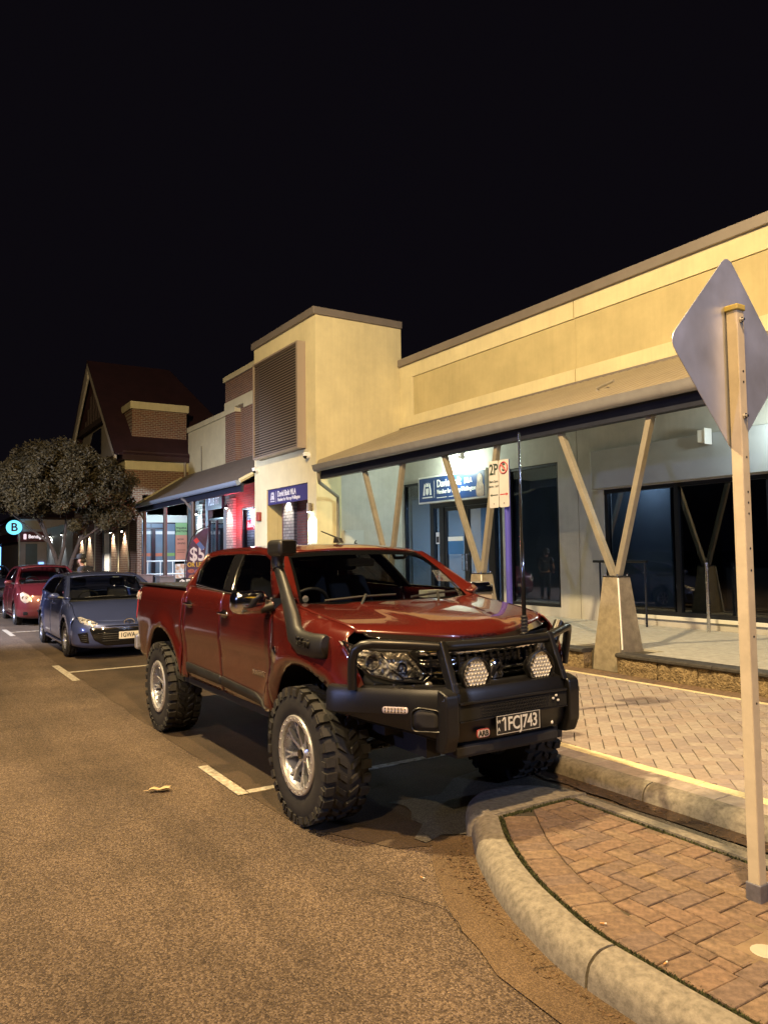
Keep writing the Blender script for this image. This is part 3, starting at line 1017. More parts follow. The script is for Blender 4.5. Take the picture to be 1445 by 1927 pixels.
# handrail, bollard before the big window
hr = thing("handrail", "black steel handrail standing before the large dark window", "handrail", (-9.0, 10.75, TZ))
MB().cyl((-.75, 0, 1.12), (.45, 0, 1.12), .025, 10).build("rail", M_frame, hr)
for x in (-.6, .4):
    MB().cyl((x, 0, 0), (x, 0, 1.10), .018, 8).build("post", M_frame, hr)
bo = thing("bollard", "slim stainless steel bollard in front of the large dark window", "bollard", (-7.45, 10.8, TZ))
MB().cyl((0, 0, 0), (0, 0, 1.08), .026, 12).build("post", M_steel, bo, smooth=40)
MB().lathe([(0, 1.11), (.028, 1.105), (.03, 1.08), (.027, 1.08)], 12, None, 'z').build("cap", M_steel, bo, smooth=40)

# ------------------------------------------------------------------ canopy of the office
can = thing("office_canopy", "tan sheet metal street canopy with navy fascia along the office front", "canopy", (0, 0, 0))
sl = (4.97 - 3.70) / (F - 7.78)
def rz(y): return 3.70 + (y - 7.78) * sl
vs, fs = [], []
x = BE - .1; k = 0
edge_n = []
while x > -16.54:
    for dx, dz in ((0, 0), (.035, .022), (.085, .022), (.12, 0)):
        xx = x - dx
        if xx < -16.54: break
        yf = 7.76 if xx > -15.05 else 7.76 + (-15.05 - xx) / 1.5 * .84
        vs += [(xx, yf, rz(yf) + dz), (xx, F - .04, rz(F - .04) + dz)]
    x -= .19
fs = [(2 * i, 2 * i + 1, 2 * i + 3, 2 * i + 2) for i in range(len(vs) // 2 - 1)]
MB().add(vs, fs).build("roof_sheet", M_roof, can, solid=0)
MB().prism([(7.95, 3.62), (F - .002, rz(F) - .10), (F - .002, rz(F) - .14), (7.95, 3.58)], 'x', -15.05, BE - .1).build("soffit", M_soffit, can)
MB().add([(-15.05, 7.95, 3.60), (-16.54, 8.65, 3.9), (-16.54, F, rz(F) - .12), (-15.05, F, rz(F) - .12)], [(0, 1, 2, 3)]).build("soffit", M_soffit, can)
MB().prism([(7.90, 3.40), (8.02, 3.40), (8.02, 3.60), (7.90, 3.66)], 'x', -15.12, BE - .1).build("fascia_beam", M_navy, can, bevel=.006)
MB().prism(arc(7.80, 3.66, .085, .10, 180, 360, 8) + [(7.885, 3.70), (7.86, 3.70), (7.74, 3.72), (7.70, 3.71)], 'x', -15.16, BE - .1).build("gutter", M_gutter, can, smooth=50)
dp = [(-15.10, 7.84, 3.58), (-15.12, 7.86, 3.42), (-15.25, 7.95, 3.33), (-16.35, 9.02, 3.12), (-16.47, 9.09, 3.02), (-16.47, 9.09, .40)]
MB().tube(dp, .042, 10).build("downpipe", M_strut, can, smooth=50)
MB().tube([(-7.9, 8.9, rz(8.9) - .02), (-7.9, 8.9, rz(8.9) + .05), (-7.55, 8.86, rz(8.9) + .09)], .022, 6).build("roof_stub", M_strut, can)
for i, (bx, tx0, tx1, lb) in enumerate(((-6.97, -7.80, -6.23, "nearest the diamond sign"), (-9.79, -10.60, -9.19, "standing before the office door"), (-12.62, -13.34, -11.92, "half hidden behind the truck roof"))):
    v = thing("canopy_column", "tan V shaped canopy column on a tapered concrete plinth, the one " + lb, "column", (bx, 8.12, 0), 0, "V shaped columns carrying the office canopy")
    o = MB()
    pts = []
    for z, hx, hy in ((PZ - .02, .235, .25), (.30, .225, .24), (1.34, .125, .13)):
        pts += [(-hx, -hy, z), (hx, -hy, z), (hx, hy, z), (-hx, hy, z)]
    f = [(0, 1, 2, 3), (8, 9, 10, 11)] + [(r * 4 + a, r * 4 + (a + 1) % 4, r * 4 + 4 + (a + 1) % 4, r * 4 + 4 + a) for r in (0, 1) for a in range(4)]
    o.add(pts, f).build("plinth", M_plinth, v, bevel=.012)
    MB().bb(-.13, .13, -.13, .13, 1.341, 1.355).build("base_plate", M_steel, v)
    for sx, sy in ((-.1, -.1), (.1, -.1), (.1, .1), (-.1, .1)):
        MB().cyl((sx, sy, 1.355), (sx, sy, 1.38), .014, 6).build("bolt", M_steel, v)
    for tx in (tx0, tx1):
        t = tx - bx; L = .043; D = .045; b0 = .035 if t > 0 else -.035
        MB().add([(b0 - L, -D, 1.356), (b0 + L, -D, 1.356), (b0 + L, D, 1.356), (b0 - L, D, 1.356), (t - L, -D - .12, 3.41), (t + L, -D - .12, 3.41), (t + L, D - .12, 3.41), (t - L, D - .12, 3.41)],
                 [(0, 1, 2, 3), (4, 5, 6, 7), (0, 1, 5, 4), (1, 2, 6, 5), (2, 3, 7, 6), (3, 0, 4, 7)]).build("strut", M_strut, v, bevel=.006)
    MB().tube([(.235, -.2, .4), (.13, -.12, 1.33)], .012, 6).build("corner_strip", M_white, v)

# ------------------------------------------------------------------ square tower with the louvre
tw = thing("tower", "square cream rendered tower with brown louvre and arched sign opening", "tower", (0, 0, 0))
X0, X1, Y0, Y1 = -20.45, -16.56, 8.54, F + .03
part("front_wall", M_cream, tw, (X0, X1 + .0, Y0, Y0 + .32, 3.52, 7.70), (X0, -19.58, Y0, Y0 + .32, TZ, 3.52), (-17.04, X1, Y0, Y0 + .32, TZ, 3.52))
part("side_wall", M_cream, tw, (X1 - .25, X1, Y0 + .32, 9.24, TZ, 7.70), (X1 - .25, X1, 9.24, Y1, rz(9.24) - .2, 7.70))
part("side_wall_lower", M_grey_wall, tw, (X1 - .25, X1 - .004, 9.243, F, TZ, 4.02))
part("rear_wall", M_cream, tw, (X0, X1 - .25, Y1 - .2, Y1, 3.56, 7.70))
part("left_wall", M_cream, tw, (X0, X0 + .3, Y0 + .32, Y1 - .2, 3.56, 7.70))
part("reveal", M_cream, tw, (X0, -19.58, Y0 + .325, 9.0, TZ, 3.5))
part("passage_ceiling", M_soffit, tw, (-19.57, -16.82, Y0 + .325, 11.12, 3.56, 3.6))
part("tower_cap", M_cap, tw, (X0 - .07, X1 + .05, Y0 - .07, Y1 + .02, 7.702, 7.89), bevel=.01)
lv = thing("louvre", "large brown horizontal slat louvre fixed high on the tower front", "louvre", (-18.55, Y0, 5.77))
M_lv = mat("louvre_brown", (.42, .345, .285), .4, metal=.4)
part("frame", M_lv, lv, (-1.45, -1.40, -.24, -.003, -1.37, 1.37), (1.36, 1.45, -.24, -.003, -1.37, 1.37), (-1.40, 1.36, -.24, -.003, 1.32, 1.37), (-1.40, 1.36, -.24, -.003, -1.37, -1.32))
part("back_plate", mat("louvre_gap_shade", (.10, .085, .072), .8), lv, (-1.4, 1.36, -.05, -.003, -1.32, 1.32))  # plate coloured dark: the shade between the slats is put into its colour
sm = None
for i in range(38):
    z = -1.29 + i * .0695
    if sm is None:
        sm = MB().add([(-1.395, -.22, 0), (1.355, -.22, 0), (1.355, -.22, .012), (-1.395, -.22, .012), (-1.395, -.175, .047), (1.355, -.175, .047), (1.355, -.165, .047), (-1.395, -.165, .047)],
                      [(0, 1, 2, 3), (7, 6, 5, 4), (0, 4, 5, 1), (3, 2, 6, 7), (0, 3, 7, 4), (1, 5, 6, 2)]).build("slat", M_lv, lv)
        sm.location.z = z
    else:
        c = sm.copy(); COL.objects.link(c); c.location.z = z
ts = thing("tower_sign", "indigo name board across the top of the tower doorway", "sign", (-18.31, Y0, 3.30))
part("board", M_purple, ts, (-1.265, 1.265, .03, .07, -.21, .21), bevel=.004)
text("lettering", "David Bolt MLA", M_letter, ts, (-.62, .028, .055), FRONT, .22, 'LEFT', .002, .004, .80)
text("lettering", "Member for Murray-Wellington", M_letter, ts, (-.62, .028, -.10), FRONT, .135, 'LEFT', .002, .002, .80)
crest(ts, -.95, .029, .01, .30, M_letter)
MB().bb(-.72, -.715, .026, .03, -.17, .15).build("divider", M_letter, ts)
def camera_(x, z, lb):
    c = thing("security_camera", lb, "camera", (x, Y0, z), 0, "dome security cameras on the tower")
    MB().lathe([(0, -.09), (.085, -.085), (.09, 0), (0, 0)], 14, None, 'y').build("base", M_white, c, smooth=40)
    MB().sphere((0, -.10, -.03), .06, .06, .06, 12, 8).build("dome", mat("camera_black", (.02, .02, .02), .15), c, smooth=180)
    MB().lathe([(.062, -.02), (.075, .05), (.06, .07), (0, .075)], 12, Matrix.Translation((0, -.1, 0)), 'z').build("hood", M_white, c, smooth=40)
camera_(-16.95, 4.19, "white dome security camera at the tower corner beside the canopy")
camera_(-20.22, 4.14, "white dome security camera at the left edge of the tower")
al = thing("alarm_box", "small red alarm box on the left pier of the tower", "alarm", (-20.06, Y0, 2.80))
MB().prism(fillet([(-.10, -.13), (.10, -.13), (.11, .12), (-.09, .14)], .03, 3), 'y', -.09, -.003).build("cover", mat("alarm_red", (.32, .06, .05), .5), al, bevel=.012)
wl2 = thing("wall_lamp", "lit up-down wall lamp on the right pier of the tower", "lamp", (-16.80, Y0, 2.86))
MB().lathe([(0, .12), (.06, .12), (.065, -.1), (.0, -.1)], 12, Matrix.Translation((0, -.09, 0)), 'z').build("housing", M_cap, wl2, smooth=40)
MB().bb(-.03, .03, -.06, -.003, -.05, .05).build("bracket", M_cap, wl2)
MB().lathe([(0, -.115), (.05, -.115), (.05, -.10), (0, -.10)], 12, Matrix.Translation((0, -.09, 0)), 'z').build("lens", emis("lamp_cool", (.80, 1.0, .95), 30), wl2)
lamp("wall_light", 'SPOT', (-16.80, Y0 - .13, 2.70), 260, (.74, 1.0, .92), .05, (-16.80, Y0 + .02, .6), 120, .5)
eb = thing("meter_box", "grey steel meter box on the wall beside the downpipe", "meter box", (X1, 9.56, 1.9))
part("box", mat("meter_grey", (.40, .42, .42), .5), eb, (.0, .09, -.28, .28, -.30, .40), bevel=.01)
part("door", mat("meter_grey2", (.43, .45, .45), .5), eb, (.092, .10, -.25, .25, -.27, .37), bevel=.003)
text("number", "6", M_frame, eb, (.102, .02, .06), ((0, 1, 0), (0, 0, 1)), .22, 'CENTER', .001, .004)

# ------------------------------------------------------------------ brick shops left of the tower
sh = thing("brick_shops", "brown brick shop building with cream bands behind the left veranda", "building", (0, 0, 0))
FB = F - .05
part("brick_wall", M_brick, sh, (-29.6, X0 - .01, F, 11.5, 7.98, 8.84), (-29.6, -28.47, F, 11.5, 5.2, 7.47), (-27.57, X0 - .01, F, 11.5, 5.2, 7.47))
part("niche_back", M_brick, sh, (-28.47, -27.57, F + .22, 11.5, 5.2, 7.66))
part("cream_band", M_cream, sh, (-29.63, -28.47, F - .03, 11.45, 7.472, 7.978), (-27.57, X0 - .01, F - .03, 11.45, 7.472, 7.978), (-28.468, -27.572, F - .03, 11.45, 7.662, 7.978))
part("cream_cap", M_cream, sh, (-29.68, X0 - .01, F - .08, 11.6, 8.842, 9.06), bevel=.01)
part("cream_wall", M_cream, sh, (-34.6, -29.602, F + .05, 11.5, 5.2, 7.46))
part("cream_cap", M_cream, sh, (-34.6, -29.602, F - .02, 11.6, 7.462, 7.69), bevel=.01)
MB().cyl((-32.6, F + .0, 5.5), (-32.6, F + .0, 6.6), .02, 6).build("pipe", M_strut, sh)
# lower front
part("brick_wall", brickmat("dark_red_brick", (.20, .06, .045), (.13, .045, .04), (.12, .09, .08)), sh, (-28.45, -27.85, F, 11.3, TZ, 4.6), (-27.85, X0 - .01, F, 11.3, 3.55, 4.6), (-26.3, X0 - .01, F, 11.3, TZ, 3.55), (-29.2, -28.45, F, 11.3, 4.0, 4.6))
for a, b in ((-32.9, -32.1), (-29.2, -28.45), (-23.75, -22.92)):
    part("stone_pier", M_stone, sh, (a, b, F - .12, 11.2, TZ, 4.0))
part("shop_wall", mat("shop_grey", (.10, .105, .12), .7), sh, (-34.5, -32.9, F, 11.3, TZ, 4.6), (-32.1, -31.75, F, 11.3, TZ, 4.6), (-29.85, -29.2, F, 11.3, TZ, 4.6), (-31.75, -29.85, F, 11.3, 3.95, 4.6))
window(sh, -31.75, -29.85, TZ, 3.3, .07, G_win, F, (-30.8,), "shopfront")
part("shop_interior", mat("shop_in", (.16, .17, .19), .8, var=.3), sh, (-31.75, -29.85, 12.2, 12.3, TZ, 3.3))
window(sh, -27.83, -26.32, TZ + .5, 3.53, .06, G_win, F, (), "shopfront")
part("tiled_interior", brickmat("white_tile", (.62, .62, .68), (.52, .52, .60), (.10, .10, .12), .22, .11), sh, (-29.8, -26.0, 11.7, 11.8, TZ, 3.6))
lamp("bakery_light", 'POINT', (-28.1, 11.5, 3.3), 260, (.85, .9, 1.0), .08)
bk = thing("bakery_sign", "glowing red neon bakery sign in the shop window", "sign", (-27.35, F + .17, 2.88))
MB().prism(fillet([(-.47, -.20), (.47, -.20), (.47, .20), (-.47, .20)], .08, 3), 'y', .02, .05).build("panel", emis("neon_red", (1.0, .03, .05), 3.5), bk)
text("lettering", "Bakery", emis("neon_white", (1, .85, .85), 6), bk, (0, .015, 0), FRONT, .30, 'CENTER', .004, .006, .9, 1, .15)
lamp("neon_glow", 'POINT', (-27.9, F - .45, 3.05), 190, (1.0, .05, .10), .15)
pf = thing("gym_sign", "dark navy shop sign with pale letters over the gym entrance", "sign", (-30.75, F, 3.98))
part("board", mat("gym_navy", (.03, .03, .06), .4), pf, (-.95, .95, -.09, -.01, -.32, .34), bevel=.006)
text("lettering", "PLUS FIT", mat("gym_letter", (.70, .70, .82), .5), pf, (0, -.092, 0), FRONT, .42, 'CENTER', .002, .004, .82)
def pierlamp(name, x, y, z, lb, e=80, col=(1, .93, .78), grp="pier lamps of the shops", parent_dir=-1):
    w = thing(name, lb, "lamp", (x, y, z), 0, grp)
    MB().lathe([(0, .10), (.05, .08), (.085, -.06), (.08, -.06), (.0, -.02)], 12, Matrix.Translation((0, -.14, 0)), 'z').build("shade", M_frame, w, smooth=50)
    MB().tube([(0, -.003, .06), (0, -.07, .14), (0, -.14, .10)], .012, 6).build("arm", M_frame, w)
    MB().sphere((0, -.14, -.04), .045, .045, .05, 10, 6).build("bulb", emis("bulb_warm", (1, .95, .85), 40), w, smooth=180)
    lamp("pier_light", 'SPOT', (x, y - .10, z - .10), e, col, .04, (x, y + .02, z - 1.6), 95, .6)
    return w
pierlamp("pier_lamp", -23.33, F - .12, 3.72, "lit lamp on the stone pier seen through the tower doorway", 230)
pierlamp("pier_lamp", -32.5, F - .12, 3.60, "lit lamp on the stone pier left of the gym sign", 260)
pierlamp("pier_lamp", -28.85, F - .12, 3.66, "lit lamp on the stone pier right of the gym sign", 320)

# left veranda
ve = thing("shop_veranda", "dark sheet roofed veranda with blue-grey gutter over the shop path", "veranda", (0, 0, 0))
sv = (5.46 - 3.86) / (F - 8.18)
vz = lambda y: 3.86 + (y - 8.18) * sv
M_vroof = mat("veranda_sheet", (.17, .145, .125), .55, metal=.2, var=.1, vscale=2)
vs = []
x = -20.5
while x > -34.5:
    for dx, dz in ((0, 0), (.05, .025), (.12, .025), (.17, 0)):
        xx = x - dx
        y0 = 8.16 if xx > -32.3 else 8.16 + (-32.3 - xx) / 2.3 * 2.7
        vs += [(xx, y0, vz(y0) + dz), (xx, F - .01, vz(F) + dz)]
    x -= .26
MB().add(vs, [(2 * i, 2 * i + 1, 2 * i + 3, 2 * i + 2) for i in range(len(vs) // 2 - 1)]).build("roof_sheet", M_vroof, ve)
MB().add([(-20.5, 8.2, 3.72), (-32.3, 8.2, 3.72), (-34.58, 10.6, 4.42), (-34.58, F, 4.56), (-20.5, F, 4.56)], [(0, 1, 2, 3, 4)]).build("soffit", M_soffit, ve)
MB().prism(arc(8.10, 3.83, .08, .10, 180, 360, 8) + [(8.18, 3.87), (8.02, 3.87)], 'x', -32.35, -20.62).build("gutter", mat("veranda_gutter", (.30, .36, .46), .4, metal=.3), ve, smooth=50)
MB().bb(-32.3, -20.62, 8.19, 8.27, 3.55, 3.80).build("fascia_beam", M_navy, ve)
MB().tube([(-20.55, 8.12, vz(8.12) + .03), (-20.55, 8.53, vz(8.53) + .03)], .07, 6).build("barge", M_cream, ve)
MB().tube([(-32.33, 8.16, vz(8.16) + .03), (-34.58, 10.8, vz(10.8) + .03)], .06, 6).build("barge", M_cream, ve)
for px_ in (-31.22, -28.34, -25.07):
    MB().cyl((px_, 8.24, .98), (px_, 8.24, 3.56), .075, 10).build("post", mat("post_brown", (.07, .05, .045), .5), ve, smooth=40)
    part("post_base", mat("post_base_grey", (.17, .155, .16), .8, var=.15), ve, (px_ - .27, px_ + .27, 7.97, 8.5, TZ - .2, .94), (px_ - .31, px_ + .31, 7.93, 8.54, .941, .985), bevel=.01)
for a in (-31.22, -25.07):
    MB().tube([(a - 1.0, 8.16, 3.72), (a - .7, 8.2, 3.6), (a - .4, 8.22, 3.42), (a - .04, 8.24, 3.22)], .05, 8).build("downpipe", M_cap, ve, smooth=40)
lamp("veranda_light", 'POINT', (-32.4, 9.7, 3.45), 330, (.58, .82, 1.0), .12)
lamp("veranda_light", 'AREA', (-27.0, 9.5, 4.0), 110, (.80, .85, 1.0), .5, (-27.5, 9.8, 0))
dl = thing("downlight", "round lit downlight in the veranda ceiling", "lamp", (-32.0, 9.6, 4.14))
MB().lathe([(0, -.03), (.13, -.03), (.16, -.004), (0, -.004)], 14, None, 'z').build("lens", emis("lamp_sky", (.8, .92, 1.0), 12), dl)
# low white rail along the path under the veranda
rl = thing("path_rail", "white tubular barrier rail inside the shop veranda", "railing", (-33.4, 0, TZ))
M_rail = mat("rail_white", (.60, .68, .74), .4)
for z in (.55, 1.12):
    MB().cyl((0, 8.9, z), (0, 10.7, z), .03, 8).build("rail", M_rail, rl)
for y in (8.95, 9.5, 10.05, 10.6):
    MB().cyl((0, y, 0), (0, y, 1.10), .022, 8).build("post", M_rail, rl)

# ------------------------------------------------------------------ gabled brick building at the corner
gb = thing("gabled_building", "brick corner building with steep maroon roof and half-timbered gable", "building", (0, 0, 0))
GX = -34.6
part("upper_wall", M_bricky, gb, (-46.5, GX, 8.27, 14, 3.60, 5.63))
part("cream_band", M_cream, gb, (-46.5, GX + .03, 8.24, 14, 5.632, 6.05))
part("eave_board", M_maroon, gb, (-46.6, GX + .20, 8.1, 14, 6.052, 6.45))
ap = (-40.6, 11.86); sl2 = .883
def rp(x): return ap[1] - abs(x - ap[0]) * sl2
ex = GX + .25
o = MB()
o.add([(ap[0], 7.75, ap[1]), (ap[0], 12.0, ap[1]), (ex, 14.5, rp(ex)), (ex, 7.75, rp(ex)), (-46.85, 14.5, rp(-46.85)), (-46.85, 7.75, rp(-46.85)), (ap[0], 12.0, ap[1])], [(0, 1, 2, 3), (0, 5, 4, 1), (1, 4, 2)])
o.build("roof", M_maroon, gb, solid=.12)
part("upstand", M_bricky, gb, (-37.0, -35.4, 8.75, 11.3, 6.9, 8.55))
part("upstand_cap", M_cream, gb, (-37.1, -35.3, 8.65, 11.4, 8.552, 8.90), bevel=.02)
# gable: wall, barge boards, timbers
o = MB().prism([(-46.0, 6.45), (-35.2, 6.45), (ap[0], ap[1] - .35)], 'y', 8.25, 8.5)
o.build("gable_wall", mat("gable_cream", (.36, .32, .27), .9, var=.15), gb)
M_bar = mat("barge_cream", (.55, .50, .44), .7)
for s in (-1, 1):
    e = ap[0] + s * 6.1
    MB().prism([(ap[0], ap[1] - .02), (e, rp(e) - .02), (e, rp(e) - .50), (ap[0], ap[1] - (.95 if s < 0 else .55))], 'y', 7.76, 7.86).build("barge_board", M_bar, gb)
M_tim = mat("timber_dark", (.05, .03, .028), .8)
for i in range(9):
    x = ap[0] - 2.6 + i * .65
    MB().bb(x - .10, x + .10, 8.16, 8.24, 8.6, rp(x) - .5).build("timber", M_tim, gb)
part("timber_rail", M_tim, gb, (-44.2, -37.0, 8.0, 8.24, 8.35, 8.62))
part("gable_window", G_dark, gb, (-42.0, -39.4, 8.2, 8.24, 6.9, 8.2))
MB().cyl((GX + .10, 10.95, 5.0), (GX + .10, 10.95, 6.4), .06, 8).build("downpipe", M_cap, gb)
# ground floor: brick piers, lamps, glazed end wall under the veranda
part("brick_wall", M_brick, gb, (-39.6, GX - .12, 8.79, 9.1, .9, 3.60))
part("brick_wall", M_brick, gb, (-50.0, -41.2, 8.79, 9.1, .9, 3.60))
part("base_course", M_cream, gb, (-50.0, GX - .1, 8.74, 9.1, .1, .898))
part("end_wall", M_bricky, gb, (GX - .118, GX, 8.79, 9.02, TZ, 3.66))
part("white_column", M_white, gb, (-40.75, -40.25, 8.6, 8.95, .1, 3.6))
part("side_door", M_frame, gb, (-40.24, -39.62, 8.84, 9.0, .1, 3.5), (-41.18, -40.77, 8.84, 9.0, .1, 3.5))
M_panel = mat("slate_panel", (.10, .15, .21), .5, var=.12, vscale=1)
for a, b in ((9.02, 9.42), (9.44, 9.95), (9.97, 10.52)):
    part("glazed_panel", M_panel, gb, (GX - .06, GX - .03, a, b, TZ + .02, 3.2))
    o = MB()
    o.bb(GX - .05, GX + .02, a - .02, a, TZ, 3.2)
    o.build("mullion", M_frame, gb)
    for z, c in ((2.72, "tape_white"), (1.72, "tape_red" if a < 9.9 else "tape_green")):
        part("window_band", mat(c, {"tape_white": (.6, .6, .6), "tape_red": (.42, .14, .08), "tape_green": (.16, .30, .10)}[c], .6), gb, (GX - .028, GX - .022, a + .01, b - .01, z, z + .14))
part("end_wall_head", M_frame, gb, (GX - .1, GX, 9.02, F, 3.2, 3.26))
part("end_wall_upper", M_soffit, gb, (GX - .1, GX, 9.02, F, 3.262, 4.5))
part("dark_door", M_frame, gb, (GX - .02, GX + .01, 9.46, 9.62, TZ, 2.95), (GX - .02, GX + .01, 9.2, 9.95, 2.94, 3.02))
po = thing("leasing_poster", "green and salmon leasing poster on the wall under the veranda", "poster", (GX + .012, 10.80, 2.40))
part("sheet", mat("poster_salmon", (.50, .20, .13), .6), po, (0, .012, -.27, .27, -.85, .28))
part("header", mat("poster_green", (.22, .36, .16), .6), po, (0, .013, -.27, .27, .282, .85))
RX = ((0, 1, 0), (0, 0, 1))
text("lettering", "PINJARRA", M_frame, po, (.015, 0, .60), RX, .13, 'CENTER', .001, .003, .85)
text("lettering", "JUNCTION", M_frame, po, (.015, 0, .46), RX, .13, 'CENTER', .001, .003, .85)
text("lettering", "NOW", M_frame, po, (.015, -.2, .08), RX, .12, 'LEFT', .001, .002)
text("lettering", "LEASING", M_frame, po, (.015, -.2, -.10), RX, .12, 'LEFT', .001, .002, .85)
MB().bb(.0125, .015, -.2, .2, -.42, -.40).bb(.0125, .015, -.2, .15, -.52, -.50).build("small_print", M_frame, po)
part("lower_poster", mat("poster_check", (.55, .30, .18), .6, col2=(.65, .65, .62), vscale=9, detail=0), gb, (GX + .012, GX + .02, 10.52, F - .03, TZ + .1, 1.35))
for x, lb in ((-36.85, "lit brick wall lamp nearest the veranda corner"), (-39.2, "lit brick wall lamp right of the white column"), (-44.9, "lit brick wall lamp left of the white column"), (-47.1, "lit brick wall lamp nearest the tree fork")):
    pierlamp("pier_lamp", x, 8.79, 2.98, lb, 520, (1, .86, .62), "wall lamps along the brick corner building")
for x in (-38.0, -36.0, -46.0, -43.4):
    MB().bb(x - .03, x + .03, 8.75, 8.787, .9, 3.6).build("pilaster_strip", M_cream, gb)

# ------------------------------------------------------------------ bank and the far end of the street
bkk = thing("bank_building", "small cream bank with maroon fascia at the far end of the street", "building", (0, 0, 0))
BX = -62.0
part("wall", mat("bank_wall", (.50, .45, .50), .8, var=.1), bkk, (-75, BX, 7.2, 12, .1, 2.95), (-75, BX, 7.2, 12, 3.7, 4.65))
part("fascia", mat("bank_maroon", (.14, .012, .03), .5), bkk, (-75.3, BX + .25, 7.0, 12.2, 2.952, 3.698))
part("roof", M_maroon, bkk, (-75.4, BX + .3, 6.9, 12.3, 4.652, 4.80))
MB().add([(BX + .5, 6.8, 4.8), (BX + .5, 12.4, 4.8), (-75.5, 12.4, 4.8), (-75.5, 6.8, 4.8), (-66, 9.4, 6.4), (-71, 9.4, 6.4)], [(0, 1, 4), (1, 2, 5, 4), (2, 3, 5), (3, 0, 4, 5)]).build("hip_roof", M_maroon, bkk)
part("glazing", M_panel, bkk, (BX, BX + .03, 7.6, 8.4, .5, 2.8))
part("window", mat("bank_cream", (.5, .36, .26), .8), bkk, (BX, BX + .04, 7.5, 8.9, 3.9, 4.5))
part("ATM_panel", emis("screen_blue", (.25, .5, 1.0), 2.0), bkk, (BX + .03, BX + .07, 8.5, 8.85, .7, 1.4))
text("lettering", "Bendigo Bank", emis("bank_letter", (1, .9, .95), 1.2), bkk, (BX + .26, 7.75, 3.32), RX, .38, 'LEFT', .002, .006, .85)
MB().prism(fillet([(7.42, 3.12), (7.62, 3.12), (7.62, 3.52), (7.42, 3.52)], .05, 2), 'x', BX + .251, BX + .27).build("logo", emis("bank_logo", (1, .75, .85), 1.0), bkk)
part("side_front", M_white, gb, (-60.5, -50.02, 8.85, 9.1, .1, 3.9))
for x in (-58.5, -53.6):
    pierlamp("pier_lamp", x, 8.85, 3.3, "lit lamp on the pale wall beside the %s" % ("bank" if x < -55 else "tree trunk"), 300, (.9, .95, 1), "wall lamps on the pale wall")
rs = thing("bank_disc_sign", "glowing round turquoise bank sign with a maroon letter on a post", "sign", (-61.2, 6.72, 0))
MB().cyl((0, .35, .1), (0, .35, 3.4), .06, 8).build("post", M_white, rs)
MB().tube([(0, .35, 3.4), (0, .2, 3.8)], .05, 6).build("arm", M_white, rs)
MB().lathe([(0, .10), (.50, .10), (.53, .06), (.53, -.06), (.50, -.10), (0, -.10)], 28, Matrix.Translation((0, 0, 3.98)), 'x').build("disc", emis("disc_teal", (.16, .70, .95), 1.7), rs, smooth=40)
text("letter", "B", mat("disc_maroon", (.25, .02, .10), .5), rs, (.105, 0, 3.97), RX, .85, 'CENTER', .006, .02)
fs_ = thing("far_shop", "dark shop lit blue inside at the left edge far down the street", "building", (0, 0, 0))
part("wall", mat("far_wall", (.20, .20, .26), .8), fs_, (-100, -86, 7.0, 16, .1, 4.4))
part("roof", M_maroon, fs_, (-100.5, -85.5, 6.4, 16.5, 4.402, 4.6))
for i in range(5):
    part("window", emis("blue_shopfront", (.10, .32, .80), 5.0), fs_, (-86.0, -85.95, 7.4 + i * 1.1, 8.3 + i * 1.1, .6, 2.9))
tl = thing("traffic_light", "distant red traffic light at the far left", "traffic light", (-84, 7.6, 0))
MB().cyl((0, 0, 0), (0, 0, 2.6), .06, 8).build("pole", M_frame, tl)
part("housing", M_frame, tl, (-.15, .12, -.17, .17, 2.3, 3.2))
MB().sphere((.12, 0, 3.0), .10, .13, .13, 10, 6).build("red_lens", emis("signal_red", (1, .03, .08), 30), tl)
for z in (2.72, 2.45):
    MB().sphere((.12, 0, z), .06, .11, .11, 10, 6).build("dark_lens", M_frame, tl)
# ================================================================== THE PICKUP TRUCK
M_red = mat("deep_red_paint", (.078, .0085, .0056), .26, metal=.12, coat=1.0, spec=.5, var=.06, vscale=1.5)
M_blk = mat("satin_black", (.006, .006, .007), .36, bump=.12, bscale=400, bdist=.001)
M_blkp = mat("black_plastic", (.012, .012, .0125), .5, bump=.15, bscale=300, bdist=.001)
M_gloss = mat("gloss_black", (.008, .008, .009), .12, coat=.6)
M_chrome = mat("chrome", (.78, .78, .80), .10, metal=1, rvar=.05, vscale=6)
M_rubber = mat("tyre_rubber", (.019, .018, .018), .75, var=.35, vscale=14, bump=.3, bscale=90, bdist=.002)
M_mach = mat("machined_alloy", (.56, .56, .58), .30, metal=.65, rvar=.1, vscale=25)
M_barrel = mat("rim_barrel", (.40, .42, .50), .28, metal=.7, rvar=.1, vscale=15)
M_disc = mat("brake_dark", (.05, .05, .055), .5, metal=.6)
M_chas = mat("chassis_black", (.012, .012, .014), .7, var=.4, vscale=8)
M_trim = mat("grey_cloth", (.05, .05, .053), .9)
G_car = glass("car_glass", (.72, .76, .76), 0, .9, 1.5)
G_priv = glass("privacy_glass", (.05, .045, .045), 0, .9, 1.5)
G_lens = glass("clear_lens", (.92, .92, .93), 0, 1.0, 1.45)

